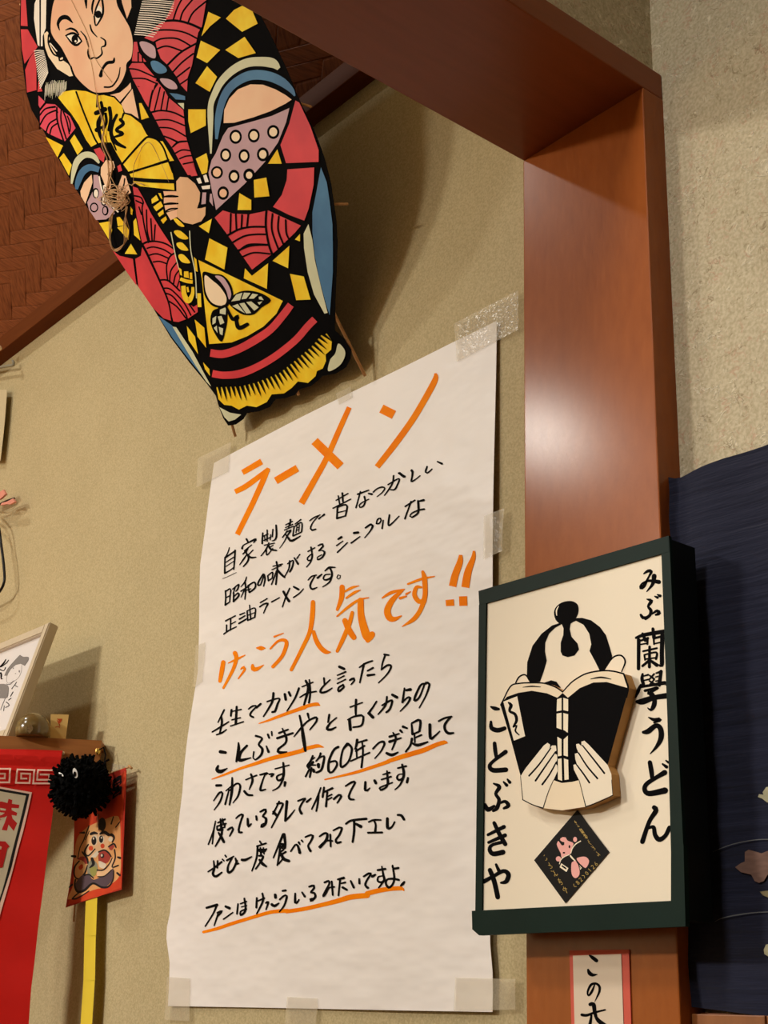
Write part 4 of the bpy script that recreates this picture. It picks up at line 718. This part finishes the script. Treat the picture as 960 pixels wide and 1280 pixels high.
slab('frame_strip', SS, [(600.8, 739.5), (838.6, 670.5), (838.9, 690.5), (601.8, 757.2)], .0035, M_GREEN, sign, .0032)
slab('frame_strip', SS, [(601.2, 757), (610.2, 753), (605.2, 1139), (596.8, 1139)], .0035, M_GREEN, sign, .003)
slab('frame_strip', SS, [(829.2, 691), (838.9, 686), (839, 671), (848.5, 880), (856.9, 1060), (857.8, 1127), (843.2, 1128), (837, 900)], .0035, M_GREEN, sign, .003)
slab('bottom_strip', SS, [(594, 1139), (843, 1126.5), (843, 1059), (858.6, 1056), (861.2, 1158.5), (603, 1169.5), (594.5, 1162)], .0055, M_GREEN, sign, .0046)
write('right_lettering', SS, SIGN_RIGHT, M_BRUSH, sign, .0014, fat=1.22); write('left_lettering', SS, SIGN_LEFT, M_BRUSH, sign, .0014, fat=1.15)
SPAL = {'k': ('black_print', M_BRUSH), 'c': ('cream_print', M_CREAM), 'w': ('white_print', mat('print_white_and_glint', (244, 232, 206), rough=.5)), 'P': ('pink_print', mat('print_pink', (240, 172, 166), rough=.5))}
draw('printed_figure', SS, SIGN_FACE, SPAL, sign, .00145)
board = slab('book_board', Surf(SS.p + SS.n * .0125, SS.n), pts(BOARD_OUT), .0108, mat('plywood_edge', (196, 146, 84), rough=.6, var=.1, vscale=60), sign)
SBD = Surf(SS.p + SS.n * .0125, SS.n)
bm = new(); fill(bm, SBD, pts(BOARD_OUT), .00015); orient(bm, SBD.n); link('cream_print', bm, mat('board_cream', (240, 222, 192), rough=.5), board)
draw('printed_figure', SBD, BOARD, SPAL, board, .0002)
stk = slab('sticker', SS, pts(STICKER_OUT), .0002, mat('sticker_black', (10, 9, 12), rough=.5, spec=.12), sign, .0022)
draw('printed_figure', SS, STICKER, SPAL, stk, .0023)
M_GOLD = mat('gold_print', (176, 150, 84), rough=.4, metal=.3)
def remap(blocks, a, b_, w, x0, x1, y0, y1, pen):
    out = []; dx, dy = b_[0] - a[0], b_[1] - a[1]; L_ = math.hypot(dx, dy); ux, uy = dx / L_, dy / L_
    for ox, oy, z, pw, text in blocks:
        for st in text.split(';'):
            q = []
            for p in pts(st):
                X, Y = ox + p[0] / z, oy + p[1] / z
                s = (Y - y0) / (y1 - y0) * L_; c = (.5 - (X - x0) / (x1 - x0)) * w
                q.append((a[0] + ux * s + uy * c * 1, a[1] + uy * s - ux * c, pen))
            out.append(q)
    return out
def g6(x, y): return (665 + x / 9.143, 1005 + y / 9.143)
bm = new(); kk = 0
for q in remap(SIGN_LEFT, g6(150, 590), g6(425, 1030), 4.6, 612, 640, 882, 1125, .62) + remap(SIGN_RIGHT, g6(505, 195), g6(800, 600), 3.4, 796, 834, 712, 1056, .45):
    ribbon(bm, SS, q, .0026 + kk * 2e-6, 'flat'); kk += 1
bx, by = g6(497, 950); ex, ey = g6(775, 665); LL = math.hypot(ex - bx, ey - by); ux, uy = (ex - bx) / LL, (ey - by) / LL
for k, ch in enumerate('(82)0126'):
    P = pts(DIGITS[ch]); s0 = LL * k / 8 + .3
    ribbon(bm, SS, [(bx + ux * (s0 + p[0] * .44) - uy * (p[1] - 5) * .5, by + uy * (s0 + p[0] * .44) + ux * (p[1] - 5) * .5, .6) for p in P], .0026 + kk * 2e-6, 'flat', step=.8); kk += 1
orient(bm, SS.n); link('gold_lettering', bm, M_GOLD, stk)
# ================================================================ paper strip on the jamb under the sign
SJ = wallY(.9985)
strip = thing('paper_strip', 'narrow white paper slip with red border and black brush writing below the green framed sign', 'paper slip', SJ.at(750, 1280))
slab('sheet', SJ, [(711.8, 1188), (786, 1187), (790.5, 1330), (715.5, 1331)], .0012, mat('strip_red', (214, 92, 74), rough=.6, var=.08, vscale=10), strip, .0)
slab('white_panel', SJ, [(716.7, 1194.5), (777, 1192.5), (781.5, 1328), (720, 1329)], .0006, mat('strip_white', (226, 208, 186), rough=.6), strip, .0007)
draw('brush_lettering', SJ, STRIP, {'k': ('brush_lettering', M_BRUSH)}, strip, .0009)
# ================================================================ noren
def wn(q): return .0022 * math.sin(46 * q.x) * (.4 + .6 * math.sin(3 * q.z) ** 2) + .0012 * math.sin(90 * q.z + 6 * math.sin(8 * q.x)) + max(0, (-.805 - q.x) / .03) * .008
SN = wallY(1.018, wn)
m_n = mat('navy_crepe', (27, 30, 50), rough=.9, spec=.15, sheen=.2, col2=(33, 36, 56), vscale=14, stretch=(.7, 1, 9), bump=.8, bscale=14, bdist=.005)
noren = thing('noren_curtain', 'dark navy crepe curtain printed with pale flowers, hanging beside the wooden jamb', 'curtain', SN.at(900, 600))
NO = [(829.5, 591), (836, 597), (845, 598.5), (853, 597), (862, 593), (880, 584), (905, 573), (930, 564), (965, 552), (1010, 536), (1050, 522), (1060, 1288), (960, 1271), (900, 1263), (855, 1257.5), (851, 1180), (840, 900), (826.5, 660)]
sheet('cloth', SN, NO, m_n, noren, .0008, 0, .008)
NP = [(880, 1020, 6.4, ["b F 340,290 370,272 430,288 470,300 520,280 600,300 640,380 600,480 510,470 478,520 440,535 405,520 380,470 300,450 255,410 300,380 335,365", "y F 445,605 520,595 620,600 640,650 520,655 470,635",
 "w F 505,1030 485,1070 488,1105 520,1125 600,1100 640,1060 600,1010", "w F 470,-190 500,-230 560,-240 640,-200 640,-120 560,-100 500,-110 462,-140 430,-152 440,-175 475,-170",
 "l S 80,290,3 150,262,6 260,225,7 400,196,7 512,188,7 620,192,6", "l S 100,850,3 150,825,6 250,800,10 400,776,8 512,768,6 620,766,5"])]
draw('printed_flowers', SN, NP, {'b': ('brown_flower', mat('noren_brown', (112, 86, 78), rough=.85, col2=(134, 104, 92), vscale=60, stretch=(1, 1, 5))), 'y': ('tan_leaf', mat('noren_tan', (134, 122, 90), rough=.85)), 'w': ('pale_flower', mat('noren_pale', (186, 182, 150), rough=.85, var=.2, vscale=90)), 'l': ('grey_line', mat('noren_line', (100, 102, 104), rough=.85))}, noren, .0016)
# ================================================================ corner shelf, its banner and what stands on it
D = Vector((.566, .824, 0)); ND = Vector((.824, -.566, 0))
r = ray(128, 927.3); SE = CAM + r * (1.018 / r.y); ZS = SE.z           # right front top corner of the shelf
SH = Surf(SE, ND)
M_SH = mat('shelf_wood', (172, 112, 58), rough=.5, col2=(150, 94, 48), vscale=14, stretch=(1, 1, 8))
shelf = thing('corner_shelf', 'brown wooden corner shelf carrying a picture frame and small ornaments', 'shelf', (SE.x, SE.y, ZS - .0))
le = SE - D * 1.3; top = []
t_ = (YA - .002 - SE.y)
bm = new()
pl = [SE, SE + Vector((-.02, YA - .0015 - SE.y, 0)), Vector((-3.699, YA - .0015, ZS)), Vector((-3.699, SE.y - 1.1 * .824 / .566, ZS))]
pl[3] = SE - D * ((SE.x + 3.699) / .566)
a = [bm.verts.new(p) for p in pl]; b_ = [bm.verts.new(p - Vector((0, 0, .012))) for p in pl]
bm.faces.new(a); bm.faces.new(b_[::-1])
for i in range(4): bm.faces.new((a[i], b_[i], b_[(i + 1) % 4], a[(i + 1) % 4]))
bmesh.ops.recalc_face_normals(bm, faces=bm.faces); link('shelf_board', bm, M_SH, shelf)
bm = new(); q0 = SE + ND * .0; q1 = pl[3]
fr = [q0, q1, q1 - Vector((0, 0, .046)), q0 - Vector((0, 0, .046))]
a = [bm.verts.new(p + ND * .012) for p in fr]; b_ = [bm.verts.new(p + ND * .0005) for p in fr]
bm.faces.new(a); bm.faces.new(b_[::-1])
for i in range(4): bm.faces.new((a[i], b_[i], b_[(i + 1) % 4], a[(i + 1) % 4]))
bmesh.ops.recalc_face_normals(bm, faces=bm.faces); link('front_board', bm, M_SH, shelf)
SF = Surf(SE + ND * .012, ND)
# banner
def wb(q):
    s = (q - SE).dot(D); z = q.z - ZS
    return .004 * math.sin(s * 21 + 1) * min(1, max(0, -z / .15)) + .0035 * math.exp(-((z + .034) / .008) ** 2) + .003 * math.exp(-((z + .058) / .006) ** 2) + .0015 * math.sin(z * 60 + s * 9)
SBN = Surf(SE + ND * .021, ND, wb)
M_RED = mat('red_cloth', (214, 28, 20), rough=.75, spec=.2, var=.05, vscale=20, bump=.3, bscale=240, bdist=.0006)
ban = thing('banner', 'red cloth banner with white meander border and framed characters hanging from the corner shelf', 'banner', SBN.at(40, 940))
sheet('cloth', SBN, [(-60, 932), (0, 936), (40, 936.5), (78, 938), (72, 975), (67, 1005), (64, 1030), (60, 1060), (55, 1100), (50, 1140), (44, 1190), (39, 1235), (34, 1300), (-60, 1300)], M_RED, ban, .0008, 0, .008)
BPAL = {'w': ('white_border', mat('banner_pink_white', (246, 206, 190), rough=.7)), 'c': ('panel_print', mat('banner_panel', (206, 196, 170), rough=.7)), 'k': ('black_border', mat('banner_black', (16, 14, 14), rough=.7)), 'd': ('red_characters', mat('banner_char', (190, 20, 18), rough=.7))}
def mea(*P): return 'w S ' + ' '.join('%g,%g,22' % p for p in P)
def seg(P, w=22):
    out = []
    for p, q in zip(P, P[1:]):
        dx, dy = q[0] - p[0], q[1] - p[1]; l = math.hypot(dx, dy); ux, uy = dx / l * w / 2, dy / l * w / 2; nx, ny = -uy, ux
        c = [(p[0] - ux + nx, p[1] - uy + ny), (q[0] + ux + nx, q[1] + uy + ny), (q[0] + ux - nx, q[1] + uy - ny), (p[0] - ux - nx, p[1] - uy - ny)]
        out.append('w F ' + ' '.join('%.1f,%.1f' % k for k in c))
    return out
ME = seg([(355, 570), (285, 570), (290, 507), (410, 512), (395, 630), (215, 626), (240, 452), (465, 460), (445, 635), (660, 636)]) + seg([(550, 522), (660, 524), (665, 590), (500, 588), (515, 460), (700, 464)]) \
   + seg([(-60, 445), (145, 445), (128, 622), (-60, 622)]) + seg([(-60, 512), (75, 512), (68, 570), (-60, 570)])
BN = [(0, 920, 10.667, ["w F -60,665 425,750 300,1290 -60,2600", "k F -60,690 390,770 262,1290 150,1740 -60,2400", "c F -60,725 345,795 225,1290 120,1700 20,2080 -60,2300",
     "d F 110,835 160,850 155,900 255,915 245,960 150,955 150,985 225,1020 215,1060 150,1050 165,1100 225,1160 180,1265 110,1180 90,1260 20,1250 60,1150 90,1060 40,1090 0,1120 -40,1140 -40,1060 20,1050 60,1020 -40,1010 -40,870 20,870 95,890",
     "c F 0,955 75,970 70,992 0,985", "c F 0,1090 50,1080 45,1095 0,1115", "d F -40,1400 70,1405 125,1470 95,1500 30,1750 -40,1760", "c F 0,1470 20,1475 15,1510 0,1510"] + ME)]
draw('printed_pattern', SBN, BN, BPAL, ban, .001, dz=1.2e-4)
# pins
def ball(name, c, r, m, parent=None, sc=(1, 1, 1), seg=16):
    bm = new(); bmesh.ops.create_uvsphere(bm, u_segments=seg, v_segments=seg // 2 + 2, radius=r)
    for v in bm.verts: v.co = Vector((v.co.x * sc[0], v.co.y * sc[1], v.co.z * sc[2])) + Vector(c)
    return link(name, bm, m, parent, True)
M_PEARL = mat('pearl', (246, 226, 196), rough=.25, spec=.6); M_BRASS = mat('brass_pin', (250, 214, 120), rough=.25, metal=.8)
tag(ball('pushpin', SF.at(79, 942, .004), .0032, M_PEARL), 'small white pin at the top right corner of the red banner', 'pin')
tag(ball('thumbtack', SF.at(122.5, 939.5, .002), .0055, M_BRASS, None, (.55, .8, 1)), 'round brass tack on the right end of the wooden shelf', 'thumbtack')
# black pompom
PC0 = SF.at(106, 989, .05); PR = .045
pom = thing('pompom', 'fluffy black yarn pompom with small eyes hanging from the shelf end', 'pompom', PC0)
M_YARN = mat('black_yarn', (5, 5, 6), rough=.95, spec=.1)
core = ball('yarn_core', PC0, PR * .9, M_YARN, pom)
bm = new(); rnd = random.Random(3)
for k in range(620):
    z = rnd.uniform(-1, 1); t = rnd.uniform(0, 2 * math.pi); s = math.sqrt(1 - z * z); d = Vector((s * math.cos(t), s * math.sin(t), z))
    L_ = PR * rnd.choice((rnd.uniform(.9, 1.04), rnd.uniform(.98, 1.16))); side = d.orthogonal().normalized() * rnd.uniform(-.006, .006)
    tube(bm, [PC0 + d * PR * .7, PC0 + d * PR * .88 + side * .5, PC0 + d * L_ + side], [.002, .003, .0019], 5)
o = link('yarn_strands', bm, M_YARN, pom); o['kind'] = 'stuff'
vw = (CAM - PC0).normalized()
def on_pom(px, py, k=1.0):
    r = ray(px, py).normalized(); oc = CAM - PC0; b2 = r.dot(oc); cc = oc.dot(oc) - (PR * k) ** 2; t = -b2 - math.sqrt(max(0, b2 * b2 - cc)); return CAM + r * t
e0 = on_pom(94, 966.5, 1.08); e1 = on_pom(76.5, 968.5, 1.08)
for c, s in ((e0, 1), (e1, .55)):
    n = (c - PC0).normalized(); bm = new()
    SE_ = Surf(c, n)
    pc = (94, 966.5) if s == 1 else (76.5, 968)
    q = [(pc[0] + (3.7 if s == 1 else 3.4) * math.cos(t) * .8 + (1.4 * -math.sin(t)) * .8 * -1, pc[1] + (6.2 if s == 1 else 2.2) * math.sin(t) + (0 if s == 1 else .35 * 3.4 * math.cos(t))) for t in [2 * math.pi * k / 18 for k in range(18)]]
    ey = slab('eye', SE_, q, .001, mat('eye_white', (236, 236, 236), rough=.4), pom, .0006)
    q = [(pc[0] - .4 + 1.9 * math.cos(t), pc[1] + 1.6 * s + (3.4 if s == 1 else 1.2) * math.sin(t)) for t in [2 * math.pi * k / 14 for k in range(14)]]
    slab('pupil', SE_, q, .0006, M_YARN, ey, .0012)
bm = new(); tube(bm, [SF.at(124, 938, .004), SF.at(130, 935, .006), SF.at(133, 945, .01), SF.at(132, 956, .02), PC0 + Vector((.012, 0, PR * .6))], .0011, 6)
link('hanging_cord', bm, M_YARN, pom, True)
bm = new(); tube(bm, [on_pom(132, 962, .9), SF.at(134, 956, .03), SF.at(139, 953.5, .03)], .0018, 6); link('yarn_end', bm, M_YARN, pom, True)
# small vermilion kite against the wall
SW = wallY(YA - .018)
kl = thing('kite', 'small vermilion paper kite with a seated man holding a fish, below the pompom', 'kite', SW.at(120, 1130))
slab('kite_sheet', SW, pts(KITELET_OUT), .0006, mat('kitelet_red', (186, 44, 24), rough=.6), kl)
KPAL = {'k': ('black_print', mat('kl_black', (24, 18, 20), rough=.6)), 'o': ('orange_print', mat('kl_orange', (222, 76, 34), rough=.6, col2=(204, 56, 26), vscale=20)), 'c': ('peach_print', mat('kl_peach', (240, 190, 130), rough=.6, col2=(228, 156, 92), vscale=30)), 'f': ('skin_print', mat('kl_skin', (240, 196, 150), rough=.6)), 'w': ('white_print', mat('kl_white', (236, 222, 200), rough=.6)),
        'r': ('red_print', mat('kl_red', (176, 66, 56), rough=.6)), 'g': ('grey_print', mat('kl_grey', (150, 146, 124), rough=.6)), 'y': ('green_print', mat('kl_green', (160, 156, 84), rough=.6)), 'v': ('violet_print', mat('kl_violet', (92, 74, 84), rough=.6))}
draw('printed_figure', SW, KITELET, KPAL, kl, .0003, fat=1.35)
for P, r_ in ((((158.5, 957), (162, 960)), .002), (((92, 980), (161, 958)), .0014), (((96, 1060), (89.5, 1152)), .0014), (((155, 962), (92, 1130)), .0012)):
    bm = new(); tube(bm, [SW.at(*q, -.0035) for q in P], r_, 6); link('bamboo_rib', bm, M_BAM, kl, True)
S2 = wallY(YA - .0168)
bm = new(); 
for a, b2 in (((107.5, 1118), (105.5, 1170)), ((105.5, 1170), (104.3, 1226)), ((104.3, 1226), (100.3, 1286))):
    wa = 13.6; q = [(a[0], a[1]), (a[0] + wa + .6, a[1] - .6), (b2[0] + wa + .8, b2[1]), (b2[0], b2[1])]; fill(bm, S2, q, 0)
for v in bm.verts: v.co.y += (.004 if v.co.z < S2.at(104, 1228).z + .0005 and v.co.z > S2.at(104, 1228).z - .02 else 0)
orient(bm, S2.n); bmesh.ops.remove_doubles(bm, verts=bm.verts, dist=.0004)
link('paper_tail', bm, mat('yellow_paper', (236, 208, 62), rough=.5, var=.05, vscale=10), kl)
bm = new(); tube(bm, [SW.at(124.7, 1018, .004), SW.at(124.5, 1030, .003), SW.at(124.2, 1038, .001)], .0006, 4); link('kite_thread', bm, mat('grey_thread', (190, 184, 180), rough=.6), kl)
bm = new(); SWW = wallY(YA - .0012); fill(bm, SWW, [(137, 959), (139, 954), (158, 957.5), (158, 960), (140, 968)], 0); orient(bm, SWW.n); link('tape_strip', bm, m_tape, kl)
# picture frame leaning on the shelf
r1 = ray(8, 921); PB = CAM + r1 * ((ZS + .0003 - CAM.z) / r1.z)          # bottom right front corner on the shelf
r2 = ray(62, 777); PT = CAM + r2 * (PB.x / r2.x)
up = (PT - PB); upn = up.normalized(); NF = Vector((1, 0, 0)).cross(upn)
SPF = Surf(PB, NF)
M_FR = mat('pale_frame', (206, 192, 168), rough=.3, spec=.6, var=.04, vscale=30, stretch=(6, 6, 1))
frame = thing('picture_frame', 'pale wooden picture frame with a grey drawing of a capped figure, leaning on the shelf', 'picture frame', PB)
def fq(u, v, off=0): return PB + Vector((-u, 0, 0)) + upn * v + SPF.n * off
H = up.length; Wd = .30; BWd = .017
def fbox(name, u0, u1, v0, v1, o0, o1, m, parent, b=0):
    bm = new(); P = [fq(u, v, o) for o in (o0, o1) for u, v in ((u0, v0), (u1, v0), (u1, v1), (u0, v1))]
    V_ = [bm.verts.new(p) for p in P]; bm.faces.new(V_[:4]); bm.faces.new(V_[4:][::-1])
    for i in range(4): bm.faces.new((V_[i], V_[4 + i], V_[4 + (i + 1) % 4], V_[(i + 1) % 4]))
    bmesh.ops.recalc_face_normals(bm, faces=bm.faces)
    if b: bmesh.ops.bevel(bm, geom=bm.edges[:], offset=b, segments=2, affect='EDGES')
    return link(name, bm, m, parent)
fbox('frame_rail', 0, BWd, 0, H, -.018, 0, M_FR, frame, .0018); fbox('frame_rail', Wd - BWd, Wd, 0, H, -.018, 0, M_FR, frame, .0018)
fbox('frame_rail', BWd, Wd - BWd, H - BWd, H, -.018, -.0006, M_FR, frame, .0018); fbox('frame_rail', BWd, Wd - BWd, 0, BWd, -.018, -.0006, M_FR, frame, .0018)
pic = fbox('picture', BWd - .002, Wd - BWd + .002, BWd - .002, H - BWd + .002, -.009, -.008, mat('picture_paper', (222, 218, 218), rough=.5), frame)
SPI = Surf(SPF.p - SPF.n * .008, SPF.n)
draw('printed_figure', SPI, PICTURE, {'e': ('grey_print', mat('pic_grey', (128, 124, 124), rough=.5)), 'a': ('line_print', mat('pic_line', (96, 92, 94), rough=.5)), 'k': ('black_print', M_BRUSH)}, pic, .0002)
# glass paperweight ball and little box
r = ray(40.5, 922.5); GC = CAM + r * (.905 / r.y); GR = .0275
gz = ZS + GR * .42
r = ray(41, 913); k = (gz - CAM.z) / r.z; GC = CAM + r * k
glob = thing('glass_dome', 'amber brown glass dome with a metal emblem between the picture frame and wooden block', 'ornament', (GC.x, GC.y, ZS))
bm = new(); bmesh.ops.create_uvsphere(bm, u_segments=32, v_segments=20, radius=GR)
for v in bm.verts:
    if v.co.z < -GR * .41: v.co.z = -GR * .41
    v.co += Vector((GC.x, GC.y, gz))
link('dome', bm, mat('amber_glass', (128, 104, 60), rough=.12, spec=.6, col2=(92, 74, 40), vscale=26, coat=.6, stretch=(1, 1, .5)), glob, True)
ec = GC + (CAM - GC).normalized() * GR * .985; SG = Surf(Vector((ec.x, ec.y, ec.z)), (CAM - GC))
slab('emblem', SG, [(33.8, 908), (36, 906), (39.5, 906), (41.2, 909), (40.6, 913), (37.2, 917), (34, 914)], .0022, mat('silver', (220, 196, 160), rough=.25, metal=.9, bump=.6, bscale=300), glob, .001, smooth=True)
r = ray(73, 925.3); BC = CAM + r * ((ZS + .0002 - CAM.z) / r.z)
SX = Surf(BC, (CAM - BC).cross(Vector((0, 0, 1))).cross(Vector((0, 0, 1))))
blk = thing('wooden_block', 'small pale wooden block with a red mark at the right end of the shelf', 'ornament', BC)
slab('block', SX, [(63.5, 892.7), (86, 893.2), (82, 925.2), (62.5, 924.5)], .02, mat('block_wood', (240, 204, 130), rough=.4, var=.05, vscale=20), blk)
draw('red_mark', SX, [(0, 860, 10.667, ["r F 755,410 830,410 820,440 800,470 770,460 785,435", "r S 760,430,10 790,480,12 800,510,10 780,520,8", "r S 735,525,8 770,515,8 800,530,6"])], {'r': ('red_mark', mat('block_red', (212, 84, 40), rough=.5))}, blk, .0003)
# small things at the left border of the wall
M_CORD = mat('black_cord', (12, 11, 13), rough=.4); S3 = wallY(YA - .03)
cb = thing('cable', 'black cable looping down the wall at the left edge with pink clip tag', 'cable', S3.at(0, 640))
bm = new(); tube(bm, [S3.at(*p) for p in spline([(-40, 628), (-8, 634), (2, 629), (10, 625.5), (18, 623)], 3)], .0022, 6); link('cable_end', bm, M_CORD, cb, True)
bm = new(); tube(bm, [S3.at(*p) for p in spline([(-16, 640), (-3, 655), (2, 685), (5, 710), (5, 728), (-3, 742), (-20, 752)], 3)], .0028, 6); link('cable_loop', bm, M_CORD, cb, True)
M_PINK = mat('pink_plastic', (226, 150, 132), rough=.4, var=.06, vscale=60)
slab('tag', S3, [(-14, 622), (2, 615.5), (6.5, 612.5), (9.5, 618), (3, 624), (-14, 632)], .004, M_PINK, cb, .004); slab('tag', S3, [(10, 627.5), (18, 623.5), (20.5, 627.5), (14, 631), (10, 630.5), (2, 632), (4, 629)], .004, M_PINK, cb, .003)
S4 = wallY(YA - .02)
lamp = thing('paper_streamer', 'pale paper streamer hanging from the rail at the top left of the beige wall', 'streamer', S4.at(0, 480))
bm = new(); tube(bm, [S4.at(*p) for p in spline([(-14, 462), (6, 458), (17, 456), (16, 451)], 2)], [.0024] * 40 if 0 else .003, 6); link('hook', bm, mat('grey_metal', (150, 146, 128), rough=.5), lamp, True)
slab('streamer', S4, [(-20, 486), (5.5, 486), (3, 520), (.5, 545), (-3, 575), (-22, 575)], .0006, mat('streamer_paper', (206, 192, 156), rough=.6), lamp, -.006)
tag(ball('pushpin', W(0, 0, 0) * 0 + CAM + ray(-1, 435) * (.98 / ray(-1, 435).y), .0058, M_PEARL), 'white round pin on the dark rail at the left edge', 'pin')
